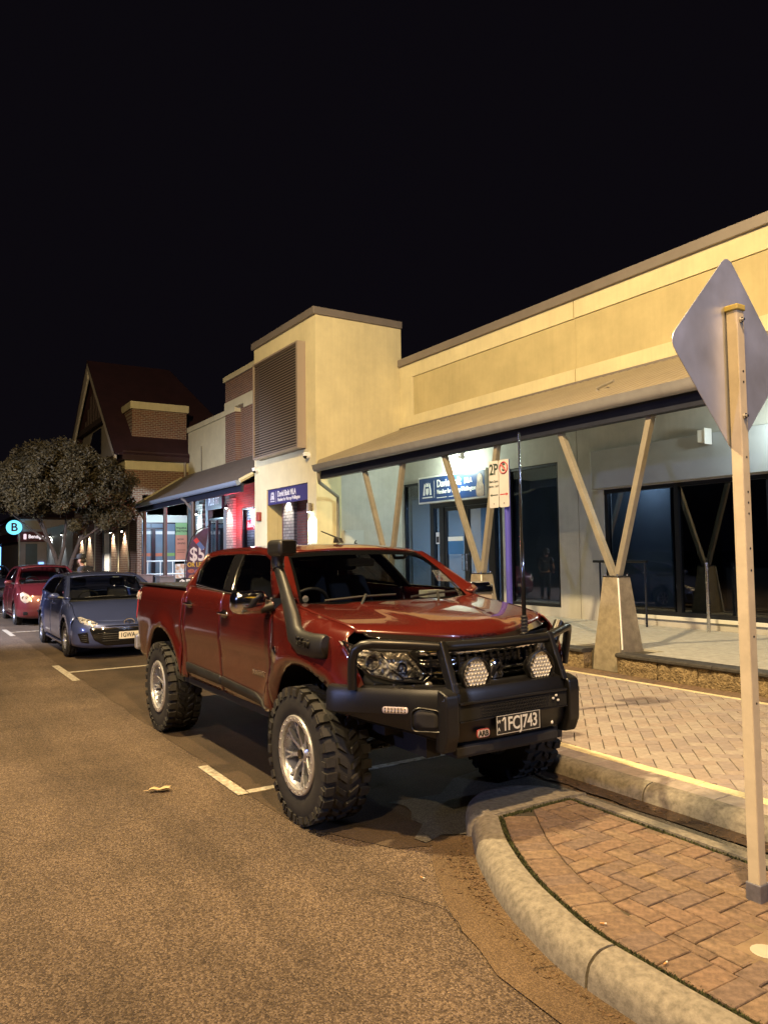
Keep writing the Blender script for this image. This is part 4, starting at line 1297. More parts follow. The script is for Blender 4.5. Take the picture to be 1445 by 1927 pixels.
def wheel(parent, loc, r=.43, hw=.155, rimr=.245, flip=False, mud=True, spokes=8, name="wheel"):
    """tyre with tread blocks, bead ring with bolts, spokes, hub; outer face towards -y"""
    w = bpy.data.objects.new(name, None); COL.objects.link(w)
    w.parent = parent; w.location = loc
    if flip: w.rotation_euler = (0, 0, math.pi)
    k = r / .43; h = hw
    o = MB()
    o.lathe([(rimr - .02, -h + .03), (rimr + .005, -h + .008), (.30 * k, -h - .004), (.355 * k, -h - .004), (.392 * k, -h + .006), (r - .022, -h + .03), (r - .016, 0), (r - .022, h - .03), (.392 * k, h - .006), (.355 * k, h + .004), (.30 * k, h + .004), (rimr + .005, h - .008), (rimr - .02, h - .03)], 56)
    def lug(a0, a1, y0, y1, r0, r1, sk=0.0, dr=.004):
        vs = []
        for rr, e in ((r0, 0), (r1, .008)):
            for y, s in ((y0 + (e if y0 > -h else 0), 0), (y1 - e, sk)):
                for a in (a0 + e, a1 - e):
                    vs.append((rr * math.cos(a + s), y, rr * math.sin(a + s)))
        o.add(vs, [(0, 1, 3, 2), (4, 6, 7, 5), (0, 4, 5, 1), (2, 3, 7, 6), (0, 2, 6, 4), (1, 5, 7, 3)])
    if mud:
        n = 30
        for i in range(n):
            a = 2 * math.pi * i / n
            d = 2 * math.pi / n
            odd = i % 2
            for s in (-1, 1):
                y0, y1 = sorted((s * (h + .002), s * (.082 if odd else .092)))
                lug(a + .03 + (d * .5 if s > 0 else 0), a + d * .80 + (d * .5 if s > 0 else 0), y0, y1, r - .04, r - (.001 if odd else .003))
                if s < 0:
                    lug(a + .03, a + d * (.80 if odd else .55), -h - .010, -h + .02, .372 * k, r - .016)
                y0, y1 = sorted((s * .075, s * .008))
                lug(a + .06 + (0 if s < 0 else d * .45), a + d * .72 + (0 if s < 0 else d * .45), y0, y1, r - .03, r - .001, .09 * s)
    else:
        for y0, y1 in ((-h + .02, -.04), (-.03, .03), (.04, h - .02)):
            for i in range(44):
                a = 2 * math.pi * i / 44
                lug(a + .012, a + .125, y0, y1, r - .025, r)
    o.build("tyre", M_rubber, w, smooth=32)
    if mud:
        rim = MB().lathe([(rimr - .036, -h + .012), (rimr - .034, -h - .004), (rimr - .002, -h - .006), (rimr + .004, -h + .002), (rimr + .003, -h + .02)], 48).build("bead_ring", M_mach, w, smooth=35)
        for i in range(24):
            a = 2 * math.pi * i / 24
            c = (math.cos(a) * (rimr - .017), -h - .012, math.sin(a) * (rimr - .017))
            MB().cyl(c, (c[0], -h - .002, c[2]), .0075, 6).build("bolt", M_chrome, rim)
    MB().lathe([(rimr - .03, -h + .012), (rimr - .045, -h + .03), (rimr - .055, .03), (rimr - .05, h - .03), (rimr - .01, h - .01)], 40).build("rim_barrel", M_barrel, w, smooth=50)
    MB().lathe([(.0, .0), (rimr - .075, .0), (rimr - .075, .02), (0, .02)], 28).build("brake_disc", M_disc, w, smooth=30)
    ro = rimr - .035
    yh, yo = -h + .055, -h + .022
    for i in range(spokes):
        a = 2 * math.pi * i / spokes + .2
        o = MB()
        ca, sa = math.cos(a), math.sin(a)
        def P(rad, t, y): return (rad * ca - t * sa, y, rad * sa + t * ca)
        w0, w1 = .015 * k, .0095 * k
        o.add([P(.035, -w0, yh), P(.035, w0, yh), P(ro * .62, w1, yo + .010), P(ro * .62, -w1, yo + .010), P(.035, -w0, yh + .035), P(.035, w0, yh + .035), P(ro * .62, w1, yo + .045), P(ro * .62, -w1, yo + .045)],
              [(0, 1, 2, 3), (4, 7, 6, 5), (0, 4, 5, 1), (1, 5, 6, 2), (3, 2, 6, 7), (0, 3, 7, 4)])
        for s in (-1, 1):
            e = s * .026 * k
            o.add([P(ro * .56, s * .001 - .007, yo + .011), P(ro * .56, s * .001 + .007, yo + .011), P(ro + .004, e + .007, yo), P(ro + .004, e - .007, yo), P(ro * .56, s * .001 - .007, yo + .04), P(ro * .56, s * .001 + .007, yo + .04), P(ro + .004, e + .007, yo + .035), P(ro + .004, e - .007, yo + .035)],
                  [(0, 1, 2, 3), (4, 7, 6, 5), (0, 4, 5, 1), (1, 5, 6, 2), (3, 2, 6, 7), (0, 3, 7, 4)])
        o.build("spoke", M_mach, w, bevel=.002)
    hub = MB().lathe([(0, yh - .016), (.036 * k, yh - .016), (.042 * k, yh - .008), (.062 * k, yh + .004), (.064 * k, yh + .05), (0, yh + .05)], 20).build("hub", M_mach, w, smooth=35)
    MB().lathe([(0, yh - .030), (.030 * k, yh - .028), (.033 * k, yh - .014), (0, yh - .014)], 18).build("hub_cap", M_gloss, hub, smooth=40)
    for i in range(6 if mud else 5):
        a = 2 * math.pi * i / (6 if mud else 5)
        MB().cyl((.05 * k * math.cos(a), yh - .006, .05 * k * math.sin(a)), (.05 * k * math.cos(a), yh + .01, .05 * k * math.sin(a)), .009, 6).build("wheel_nut", M_chrome, hub)
    return w

tk = thing("pickup_truck", "lifted dark red dual-cab pickup with black bull bar, snorkel and chunky mud tyres", "pickup truck", (-4.42, 3.07, 0))
AX = -3.10
prof = spl([.48, .60, .75, .93, 1.04, 1.12, 1.30, 1.38], [.85, .872, .888, .900, .914, .908, .893, .877])
zt = spl([-.6, -.3, -.17, 0, .3, .5, .62], [1.385, 1.355, 1.335, 1.315, 1.275, 1.235, 1.18])
def W(x, z):
    if z < 1.38: w = prof(z)
    else:
        t = (z - 1.38) / .36; w = .872 - .17 * t - .06 * t * t
    if x > .05: w -= .11 * ((x - .05) / .6) ** 2
    if x < -3.9: w -= .05 * ((-3.9 - x) / .35) ** 2
    if z > .38:
        for cx in (0, AX):
            rr = math.hypot((x - cx) * (1 if cx else .98), z - .43)
            w += .036 * math.exp(-((rr - .60) / .075) ** 2)
    if x > -.5 and z < 1.40:
        d = zt(x) - z
        if d < .10: w -= .075 * (1 - max(d, -.02) / .10) ** 2
    if x < -2.47 and z > 1.32: w -= .05 * ((z - 1.32) / .085) ** 2
    return w
archF = [(.60 * math.cos(R(a)) if a < 90 else .485 * math.cos(R(a)), .43 + .565 * math.sin(R(a))) for a in range(33, 163, 5)]
archR = [(AX + (.53 * math.cos(R(a))), .43 + .575 * math.sin(R(a))) for a in range(17, 164, 5)]
OL = [(-.34, 1.378), (-.60, 1.545), (-.87, 1.700), (-1.05, 1.742), (-1.3, 1.762), (-1.7, 1.768), (-2.1, 1.760), (-2.40, 1.738), (-2.50, 1.705)]
IL = [(-.56, 1.402), (-.93, 1.655), (-1.10, 1.698), (-1.25, 1.706), (-1.7, 1.710), (-2.18, 1.706), (-2.37, 1.68)]
for s in (-1, 1):
    sd = lambda u, v, s=s: (u, s * W(u, v), v)
    so = lambda d: (lambda u, v, s=s: (u, s * (W(u, v) + d), v))
    ou = (0, s, 0)
    top = [(x, zt(x)) for x in np.linspace(.455, -.33, 10)]
    patch("fender", archF[::-1][::-1] + [(-.448, .60), (-.492, .60), (-.492, 1.365), (-.42, 1.378), (-.345, 1.37)] + top[::-1][1:] + [(.455, 1.20), (.53, 1.09), (.575, 1.0), (.60, .94), (.55, .90), (.535, .80)], sd, M_red, tk, .05, .012, ou)
    fd = patch("front_door", fillet([(-.500, .605), (-.500, 1.374), (-1.494, 1.398), (-1.494, .605)], .03, 3), sd, M_red, tk, .055, .012, ou)
    rd = patch("rear_door", fillet([(-1.507, .605), (-1.507, 1.398), (-2.40, 1.425), (-2.40, .605)], [.03, .03, .03, .10], 3), sd, M_red, tk, .055, .012, ou)
    patch("cab_corner", [(-2.412, .60), (-2.412, 1.43), (-2.50, 1.435), (-2.50, .60)], sd, M_red, tk, .05, .012, ou)
    bed = patch("bed_side", archR + [(-3.70, .61), (-4.0, .66), (-4.19, .74), (-4.235, .84), (-4.25, 1.10), (-4.235, 1.36), (-4.20, 1.405), (-2.525, 1.405), (-2.525, .60)], sd, M_red, tk, .05, .012, ou)
    patch("sill", [(-.46, .535), (-2.56, .535), (-2.56, .598), (-.46, .598)], lambda u, v, s=s: (u, s * (.862 - (.6 - v) * .5), v), M_red, tk, .05, .01, ou)
    patch("side_moulding", fillet([(-1.50, .655), (-1.50, .728), (-.80, .70), (-.55, .62)], .015, 2), so(.016), M_blkp, fd, .05, .02, ou)
    patch("side_moulding", fillet([(-2.39, .66), (-2.39, .745), (-1.512, .728), (-1.512, .655)], .015, 2), so(.016), M_blkp, rd, .05, .02, ou)
    # greenhouse
    patch("roof_rail", OL + IL[::-1], sd, M_red, tk, .04, .015, ou)
    patch("rear_pillar", [(-2.37, 1.68), (-2.40, 1.60), (-2.345, 1.50), (-2.25, 1.44), (-2.25, 1.42), (-2.50, 1.43), (-2.50, 1.705), (-2.40, 1.715)], sd, M_red, tk, .04, .015, ou)
    patch("centre_pillar", [(-1.33, 1.395), (-1.555, 1.712), (-1.76, 1.712), (-1.545, 1.395)], so(.004), M_gloss, tk, .04, .015, ou)
    patch("belt_strip", [(-.54, 1.376), (-.54, 1.402), (-1.4, 1.418), (-2.2, 1.447), (-2.26, 1.425)], so(.006), M_chrome, tk, .05, .012, ou)
    patch("front_window", [(-.56, 1.395), (-.93, 1.66), (-1.10, 1.702), (-1.25, 1.71), (-1.56, 1.712), (-1.345, 1.395)], so(-.010), G_car, tk, .05, 0, ou)
    patch("rear_window", fillet([(-1.54, 1.40), (-1.75, 1.71), (-2.18, 1.71), (-2.41, 1.69), (-2.41, 1.56), (-2.30, 1.44)], [0, 0, .02, .04, .1, .1], 3), so(-.008), G_priv, tk, .05, 0, ou)
    patch("window_trim", fillet([(-1.535, 1.405), (-2.28, 1.445), (-2.395, 1.56), (-2.40, 1.70), (-2.375, 1.70), (-2.372, 1.58), (-2.27, 1.462), (-1.55, 1.422)], .01, 2), so(.008), M_chrome, tk, .05, .008, ou)
    # wheel-well liners
    for cx, rx, rz, in ((0, .56, .60), (AX, .55, .60)):
        o = MB()
        pts = arc(cx, .43, rx, rz, 38 if cx == 0 else 28, 188 if cx == 0 else 160, 18)
        vs = [(x, s * .90, z) for x, z in pts] + [(x, s * .52, z) for x, z in pts]
        n = len(pts)
        o.add(vs, [(i, i + 1, n + i + 1, n + i) for i in range(n - 1)] + [tuple(range(n, 2 * n))])
        o.build("wheel_liner", M_chas, tk, recalc=False)
    # chrome door handles
    for hx, hz in ((-1.40, 1.235), (-2.29, 1.27)):
        y = s * (W(hx, hz) + .012)
        h = MB().tube([(hx - .105, y, hz), (hx - .085, y + s * .016, hz + .004), (hx, y + s * .022, hz + .006), (hx + .085, y + s * .016, hz + .004), (hx + .105, y, hz)], [.009, .012, .013, .012, .009], 10, True, None).build("door_handle", M_chrome, fd if hx > -2 else rd, smooth=60)
        MB().sphere((hx, y - s * .006, hz), .075, .012, .034, 14, 8).build("handle_cup", M_gloss, fd if hx > -2 else rd, smooth=180)
    # mirror
    mb = MB()
    mb.bb(-.10, .07, -.14, .12, -.085, .075)
    mr = mb.build("mirror", M_chrome, tk, smooth=180, subd=0, bevel=.055, seg=5, loc=(-.55, s * 1.03, 1.378))
    mr.scale = (.95, .95, 1.0)
    MB().bb(-.055, .04, -.085, .085, -.068, -.046).build("mirror_base", M_blkp, mr, bevel=.01)
    MB().tube([(-.50, s * .885, 1.345), (-.52, s * .97, 1.325)], .035, 8).build("mirror_arm", M_blkp, tk, smooth=50)
    # tail lamp
    patch("tail_lamp", fillet([(-4.245, 1.02), (-4.235, 1.33), (-4.13, 1.33), (-4.17, 1.02)], .02, 2), so(.006), mat("tail_lens", (.40, .03, .03), .12, coat=.5), tk, .04, .02, ou)

# roof, windscreen, front pillars, bonnet
zr = spl([-2.52, -2.1, -1.6, -1.1, -.78], [1.752, 1.79, 1.797, 1.782, 1.735])
roof = patch("roof", [(-.80, 0), (-.815, .3), (-.86, .55), (-.90, .61), (-1.3, .645), (-2.2, .645), (-2.50, .62), (-2.52, 0), (-2.50, -.62), (-2.2, -.645), (-1.3, -.645), (-.90, -.61), (-.86, -.55), (-.815, -.3)],
      lambda x, y: (x, y, zr(x) - .042 * (abs(y) / .645) ** 2.6), M_red, tk, .06, .012, (0, 0, 1))
def ws(u, v):
    hw = .745 + (.60 - .745) * v
    return ((-.22 - .13 * u * u) * (1 - v) + (-.795 - .075 * u * u) * v, u * hw, 1.338 * (1 - v) + (1.732 - .022 * u * u) * v + .022 * math.sin(math.pi * v))
patch("windscreen", [(-1, 0), (1, 0), (1, 1), (-1, 1)], ws, G_car, tk, .1, 0, (1, 0, .5))
# dark ceramic border of the screen
for a in ([(-1, .90), (1, .90), (1, 1), (-1, 1)], [(-1, 0), (1, 0), (1, .06), (-1, .06)], [(-1, .06), (-.965, .06), (-.96, .90), (-1, .90)], [(.965, .06), (1, .06), (1, .90), (.96, .90)]):
    patch("screen_border", a, lambda u, v: tuple(Vector(ws(u, v)) + Vector((-.004, 0, -.004))), M_gloss, tk, .06, 0, (1, 0, .5))
for s in (-1, 1):
    vs = []
    n = 12
    for i in range(n + 1):
        v = i / n
        g = Vector(ws(s, v)) + Vector((.003, 0, .004))
        ox = -.34 + (-.87 + .34) * v; oz = 1.378 + (1.70 - 1.378) * v + .008 * math.sin(math.pi * v)
        q = Vector((ox, s * W(ox, oz), oz))
        m1 = (g * .4 + q * .6) + Vector((.012, s * .012, .012))
        vs += [g, m1, q]
    fs = []
    for i in range(n):
        for j in range(2):
            a = i * 3 + j
            fs.append((a, a + 1, a + 4, a + 3) if s > 0 else (a, a + 3, a + 4, a + 1))
    MB().add(vs, fs).build("front_pillar", M_red, tk, smooth=70, recalc=False)
zc = spl([-.42, -.2, .1, .456, .6, .70], [1.352, 1.338, 1.310, 1.266, 1.238, 1.188])
def hood(u, t):
    xb, xf = -.27 - .10 * u * u, .70 - .255 * abs(u) ** 2.2
    x = xb + (xf - xb) * t
    y = u * (W(x, zt(x)) - .012)
    e = zt(x) + .004
    z = zc(x) - (zc(x) - e) * abs(u) ** 3 + .014 / (1 + math.exp((abs(u) - (.50 - .10 * t)) / .022)) * min(1, (1.02 - t) * 6)
    if t > .93: z -= (t - .93) * .35
    return (x, y, z)
patch("bonnet", [(-1, 0), (1, 0), (1, 1), (-1, 1)], hood, M_red, tk, .055, .014, (0, 0, 1), 50)
# cowl and wipers
patch("cowl", [(-1, 0), (1, 0), (1, 1), (-1, 1)], lambda u, v: (-.22 - .12 * u * u - .10 * v + .07, u * .76, 1.322 - .01 * v), M_blkp, tk, .15, 0, (0, 0, 1))
for y0, y1 in ((-.58, -.02), (.10, .60)):
    a, b = Vector(ws(y0 / .74, .035)), Vector(ws(y1 / .74, .085))
    o = Vector((.022, 0, .022))
    MB().tube([a + o, (a + b) / 2 + o * 1.3, b + o], .009, 6).build("wiper", M_blkp, tk)
    MB().tube([Vector((-.17, y0 + .22, 1.335)), a.lerp(b, .55) + o * 1.8], .010, 6).build("wiper_arm", M_blkp, tk)
# bonnet protector: smoked acrylic strip with the model name
def defl(u, v):
    xf = .70 - .255 * abs(u) ** 2.2
    h = hood(u, 1.0)
    return (xf + .045 - .15 * v, h[1] * 1.015, h[2] - .035 + .085 * v - .03 * v * v + .012)
patch("bonnet_protector", fillet([(-.95, .0), (.95, .0), (.95, .75), (.8, 1.0), (-.8, 1.0), (-.95, .75)], .1, 3), defl, mat("smoked_acrylic", (.012, .009, .008), .10, coat=1), tk, .06, .006, (0, 0, 1), 60)
dm = Vector(defl(0, .35))
text("lettering", "COLORADO", M_chrome, tk, dm + Vector((.006, -.02, .004)), ((0, 1, 0), (-.75, 0, .55)), .040, 'CENTER', .0015, .001, 1.2, 1.15)

# nose: grille, lamps
def XF(y, z): return .80 - .27 * (min(abs(y), 1) / .86) ** 2.4 - .25 * (z - 1.0)
fx = lambda d: (lambda y, z: (XF(y, z) + d, y, z))
gr = patch("grille", fillet([(-.50, .84), (.50, .84), (.52, 1.10), (.46, 1.135), (-.46, 1.135), (-.52, 1.10)], .02, 2), fx(-.05), M_gloss, tk, .06, 0, (1, 0, 0))
patch("nose_filler", [(-.86, .84), (.86, .84), (.86, 1.15), (.7, 1.16), (-.7, 1.16), (-.86, 1.15)], fx(-.09), M_chas, tk, .08, 0, (1, 0, 0))
for z, h, m in ((1.095, .026, M_chrome), (1.055, .010, M_gloss), (1.02, .028, M_gloss), (.985, .012, M_chrome), (.945, .016, M_gloss), (.905, .016, M_gloss), (.868, .014, M_gloss)):
    patch("grille_bar", [(-.48, z), (-.3, z - .012), (.3, z - .012), (.48, z), (.48, z + h), (-.48, z + h)], fx(.0 if m is M_chrome else -.012), m, gr, .05, .02, (1, 0, 0))
for i in range(15):
    y = -.42 + i * .06
    MB().bb(XF(y, .95) - .05, XF(y, .95) - .02, y - .006, y + .006, .85, 1.08).build("grille_fin", M_gloss, gr)
em = MB().lathe([(0, .012), (.062, .012), (.072, .004), (.074, -.01), (0, -.01)], 24, Matrix.Translation((.822, .01, .975)) @ Matrix.Diagonal((1, .82, 1, 1)), 'x').build("badge", M_chrome, tk, smooth=40)
MB().tube([(.838, -.03, .945), (.84, -.01, .985), (.84, .015, 1.01), (.84, .035, .995), (.84, .02, .97), (.84, .035, .945)], [.006, .012, .011, .009, .011, .006], 6).build("badge_figure", M_gloss, em)
HL = [(-.872, 1.185), (-.80, 1.145), (-.70, 1.125), (-.545, 1.113), (-.50, 1.06), (-.443, .972), (-.482, .941), (-.647, .957), (-.763, .995), (-.82, 1.06)]
M_hlback = mat("lamp_bezel", (.42, .41, .39), .25, metal=.7, col2=(.05, .05, .05), vscale=9, bump=1.0, bscale=26, bdist=.02)
M_facet = mat("faceted_reflector", (.70, .69, .66), .18, metal=.9, bump=1.0, bscale=60, bdist=.015)
for s in (-1, 1):
    ol = [((y if s < 0 else -y), z) for y, z in HL]
    hb = patch("headlight", ol, fx(-.045), M_hlback, tk, .04, 0, (1, 0, 0))
    patch("lens", ol, fx(.004), G_lens, hb, .04, 0, (1, 0, 0))
    rim_ = densify(ol, .03)
    MB().tube([(XF(y, z) - .0, y, z) for y, z in rim_] + [(XF(*rim_[0]) - .0, *rim_[0])], .007, 6, False).build("bezel", M_gloss, hb)
    for (y, z, rr, m) in ((.735, 1.062, .046, M_facet), (.585, 1.02, .036, M_chrome)):
        c = (XF(y, z) - .055, s * y, z)
        Mx = Matrix.Translation(c)
        MB().lathe([(rr, .045), (rr * .93, .025), (rr * .7, .008), (rr * .3, 0), (0, -.001)], 20, Mx, 'x').build("reflector", m, hb, smooth=60, recalc=False)
        MB().sphere((c[0] + .022, c[1], c[2]), .018, .022, .022, 10, 8).build("bulb", G_lens if y > .7 else mat("projector", (.25, .25, .27), .05, metal=.5), hb, smooth=180)
    MB().tube([(XF(.69, 1.10) - .012, s * .69, 1.11), (XF(.60, 1.0) - .012, s * .655, 1.02), (XF(.55, .965) - .012, s * .60, .968), (XF(.5, .96) - .012, s * .50, .962)], .007, 6).build("light_guide", M_chrome, hb)
    MB().sphere((XF(.45, .93) + .0, s * .455, .925), .018, .026, .018, 10, 8).build("indicator", mat("indicator_lens", (.30, .29, .28), .1, metal=.6), tk, smooth=180)

# ---- bull bar: folded steel bumper
bp_ = [(-.945, .40), (-.925, .47), (-.80, .62), (-.64, .80), (-.52, .925), (-.47, .965), (-.40, .985), (-.2, .995), (0, 1.0)]
bp_ = bp_ + [(-y, x) for y, x in bp_[::-1][1:]]
zbf = spl([0, .40, .47, .64, .80, .95], [.585, .590, .600, .655, .70, .75])
vs, fs = [], []
PN = 9
for i, (y, x) in enumerate(bp_):
    a, b = Vector(bp_[max(0, i - 1)]), Vector(bp_[min(len(bp_) - 1, i + 1)])
    t = (b - a).normalized()
    nv = Vector((t.x, -t.y))      # (x comp, y comp) outward
    zb = zbf(abs(y))
    for d, z in ((-.16, .925), (-.05, .930), (-.018, .920), (0, .885), (0, .78), (-.004, zb + .09), (-.03, zb + .03), (-.09, zb), (-.2, zb + .01)):
        vs.append((x + nv.x * d, y + nv.y * d, z))
for i in range(len(bp_) - 1):
    for j in range(PN - 1):
        a = i * PN + j
        fs.append((a, a + 1, a + PN + 1, a + PN))
bb_ = MB().add(vs, fs).build("bull_bar", M_blk, tk, smooth=38)
for s in (-1, 1):
    # raised buttress where wing meets centre
    MB().prism(fillet([(.93, .93), (1.012, .905), (1.022, .84), (1.018, .66), (.98, .575), (.90, .57)], .02, 3), 'y', s * .475 - .045, s * .475 + .045).build("buttress", M_blk, bb_, bevel=.018, seg=3)
    # uprights
    MB().add([(.93, s * .425 - .022, .90), (1.0, s * .425 - .022, .90), (1.0, s * .425 + .022, .90), (.93, s * .425 + .022, .90),
              (.80, s * .425 - .02, 1.165), (.872, s * .425 - .02, 1.19), (.872, s * .425 + .02, 1.19), (.80, s * .425 + .02, 1.165)],
             [(0, 1, 2, 3), (4, 5, 6, 7), (0, 1, 5, 4), (1, 2, 6, 5), (2, 3, 7, 6), (3, 0, 4, 7)]).build("upright", M_blk, bb_, bevel=.008)
    for bz, bx in ((1.13, .866), (1.08, .888), (.95, .957)):
        for by in (-.022, .022):
            MB().cyl((bx + .010, s * .425 + by * .55, bz), (bx + .022, s * .425 + by * .55, bz + .004), .007, 6).build("bolt", M_disc, bb_)
    for by in (.53, .60, .68, .76, .84):
        MB().cyl((float(np.interp(by, [-p[0] for p in bp_[8::-1]], [p[1] for p in bp_[8::-1]])) - .07, s * (by - .03), .928), (float(np.interp(by, [-p[0] for p in bp_[8::-1]], [p[1] for p in bp_[8::-1]])) - .07, s * (by - .03), .937), .008, 6).build("bolt", M_disc, bb_)
    # outer hoop
    MB().tube([(.845, s * .42, 1.150), (.765, s * .60, 1.168), (.665, s * .78, 1.180), (.630, s * .83, 1.172), (.600, s * .860, 1.142), (.583, s * .868, 1.09), (.570, s * .864, 1.0), (.560, s * .856, .915)], .028, 12).build("hoop", M_blk, bb_, smooth=60)
    # wing lamp and fog recess: find the wing surface
    def XW(y): return float(np.interp(abs(y), [-p[0] for p in bp_[8::-1]], [p[1] for p in bp_[8::-1]]))
    wf = lambda d, s=s: (lambda y, z: (XW(y) + d * .7, y + s * d * .7, z))
    wlp = patch("wing_lamp", [(s * y, z) for y, z in fillet([(.735, .785), (.735, .822), (.635, .822), (.635, .785)], .012, 3)], wf(.008), mat("lamp_plastic", (.55, .50, .52), .2, coat=.5), bb_, .02, .02, (.7, s * .7, 0))
    for i in range(2):
        for j in range(7):
            y = .725 - j * .013
            MB().sphere((XW(y) + .012, s * (y + .008), .795 + i * .018), .005, .005, .006, 6, 4).build("led", M_chrome, wlp)
    fo = fillet([(.622, .69), (.622, .80), (.595, .825), (.505, .81), (.495, .69)], .03, 4)
    patch("fog_pocket", [(s * y, z) for y, z in fo], wf(.006), M_blkp, bb_, .03, .01, (.7, s * .7, 0))
    fi = fillet([(.610, .705), (.610, .79), (.585, .808), (.515, .795), (.508, .705)], .03, 4)
    patch("fog_recess", [(s * y, z) for y, z in fi], wf(.009), M_chas, bb_, .03, .002, (.7, s * .7, 0))
    rm = densify(fo, .02)
    MB().tube([(XW(y) + .010, s * (y + .006), z) for y, z in rm] + [(XW(rm[0][0]) + .010, s * (rm[0][0] + .006), rm[0][1])], .006, 6, False).build("fog_rim", M_blk, bb_, smooth=60)
    # driving lights
    c = (.935, s * .255, .985)
    dlh = MB().lathe([(0, -.09), (.05, -.085), (.085, -.03), (.100, 0), (.106, .02), (.106, .032), (.099, .034), (.097, .022)], 30, Matrix.Translation(c), 'x').build("driving_light", M_blk, bb_, smooth=40)
    MB().lathe([(0, .016), (.098, .016), (.098, .012), (0, .012)], 26, Matrix.Translation(c), 'x').build("reflector_plate", M_chrome, dlh)
    o = MB()
    pit = .0245
    for i in range(-4, 5):
        for j in range(-4, 5):
            y, z = (i + (j % 2) * .5) * pit, j * pit * .866
            if math.hypot(y, z) < .0825:
                o.lathe([(.0125, .030), (.010, .022), (.004, .017), (0, .017)], 8, Matrix.Translation((c[0], c[1] + y, c[2] + z)), 'x')
    o.build("led_cups", mat("led_cup", (.88, .87, .84), .3, metal=.25), dlh, smooth=60, recalc=False)
    MB().lathe([(0, .033), (.097, .033), (.098, .030)], 26, Matrix.Translation(c), 'x').build("lens", G_lens, dlh)
    MB().bb(c[0] - .05, c[0] - .01, c[1] - .05, c[1] + .05, .885, .90).build("light_bracket", M_blk, dlh, bevel=.004)
    MB().tube([(c[0] - .03, c[1] - .06, .90), (c[0] - .03, c[1] - .05, .93), (c[0] - .03, c[1] + .05, .93), (c[0] - .03, c[1] + .06, .90)], .010, 6).build("light_bracket", M_blk, dlh)
MB().tube([(.855, -.405, 1.150), (.868, -.2, 1.148), (.872, 0, 1.147), (.868, .2, 1.148), (.855, .405, 1.150)], .032, 12).build("top_tube", M_blk, bb_, smooth=60)
# centre section: mesh insert, plate, badge, bolts
o = MB()
for i in range(-19, 20):
    for j in range(4):
        y = (i + (j % 2) * .5) * .0215; z = .762 + j * .0185
        if abs(y) > .41: continue
        ring = [(y + .0108 * math.cos(R(60 * k + 30)), z + .0108 * math.sin(R(60 * k + 30))) for k in range(6)]
        ri = [(y + .0078 * math.cos(R(60 * k + 30)), z + .0078 * math.sin(R(60 * k + 30))) for k in range(6)]
        xx = .985 + .018 * (1 - (abs(y) / .44) ** 2)
        vs = [(xx + .008, *p) for p in ring] + [(xx + .008, *p) for p in ri] + [(xx - .006, *p) for p in ri]
        o.add(vs, [(k, (k + 1) % 6, 6 + (k + 1) % 6, 6 + k) for k in range(6)] + [(6 + k, 6 + (k + 1) % 6, 12 + (k + 1) % 6, 12 + k) for k in range(6)])
o.build("mesh_insert", M_blkp, bb_, recalc=False, kind='stuff')
MB().bb(.985, 1.0035, -.42, .42, .748, .836).build("mesh_backing", mat("mesh_shade_black", (.003, .003, .003), .9), bb_)  # black plate stands in for the shade of a recess behind the mesh
MB().bb(.985, 1.012, -.42, .42, .738, .746).build("mesh_edge", M_blk, bb_, bevel=.003)
MB().bb(.99, 1.014, -.42, .42, .836, .850).build("mesh_edge", M_blk, bb_, bevel=.004)
pl = MB().bb(1.018, 1.024, -.170, .175, .640, .752).build("number_plate", mat("plate_black", (.015, .015, .016), .4), tk, bevel=.006)
o = MB()
for (a, b, c, d) in ((-.166, .171, .747, .749), (-.166, .171, .643, .645), (-.166, -.163, .645, .747), (.168, .171, .645, .747)):
    o.bb(1.0242, 1.0255, a, b, c, d)
M_pl = mat("plate_silver", (.62, .63, .63), .45)
o.build("plate_border", M_pl, pl)
text("plate_number", "1FCJ743", M_pl, pl, (1.0245, .015, .694), RX, .108, 'CENTER', .001, .0015, .78, .95)
MB().add([(1.0235, -.127, .722), (1.0235, -.1085, .742), (1.0255, -.1085, .742), (1.0255, -.127, .722), (1.0235, -.121, .716), (1.0235, -.1085, .730), (1.0255, -.1085, .730), (1.0255, -.121, .716)], [(0, 1, 2, 3), (4, 5, 6, 7), (0, 3, 7, 4), (3, 2, 6, 7), (0, 1, 5, 4)]).build("plate_number", M_pl, pl)
text("plate_state", "W", M_pl, pl, (1.0245, -.150, .715), RX, .028, 'CENTER', .001, .0004)
text("plate_state", "A", M_pl, pl, (1.0245, -.150, .672), RX, .028, 'CENTER', .001, .0004)
bd = MB().prism(fillet([(-.305, .640), (-.210, .640), (-.210, .690), (-.305, .690)], .020, 4), 'x', 1.006, 1.014).build("maker_badge", mat("badge_red", (.30, .045, .04), .4), bb_, bevel=.002)
MB().prism(fillet([(-.300, .645), (-.215, .645), (-.215, .685), (-.300, .685)], .016, 4), 'x', 1.0142, 1.0155).build("badge_face", mat("badge_pale", (.50, .42, .40), .4), bd)
text("badge_letters", "ARB", M_gloss, bd, (1.016, -.2575, .664), RX, .042, 'CENTER', .001, .002, .95)
MB().sphere((1.006, .29, .655), .006, .009, .011, 8, 6).build("sensor", M_letter, bb_)
for y, z in ((.30, .80), (.325, .815), (.34, .785)):
    MB().sphere((1.012, y, z), .004, .012, .008, 6, 4).build("clip", M_pl, bb_)
# winch cover / skid, tow points
MB().bb(.62, .95, -.40, .40, .52, .60).build("skid_plate", M_chas, bb_, bevel=.02)
MB().prism([(.55, .62), (.90, .60), (.82, .50), (.58, .47)], 'y', -.30, .30).build("skid_plate", M_chas, tk)
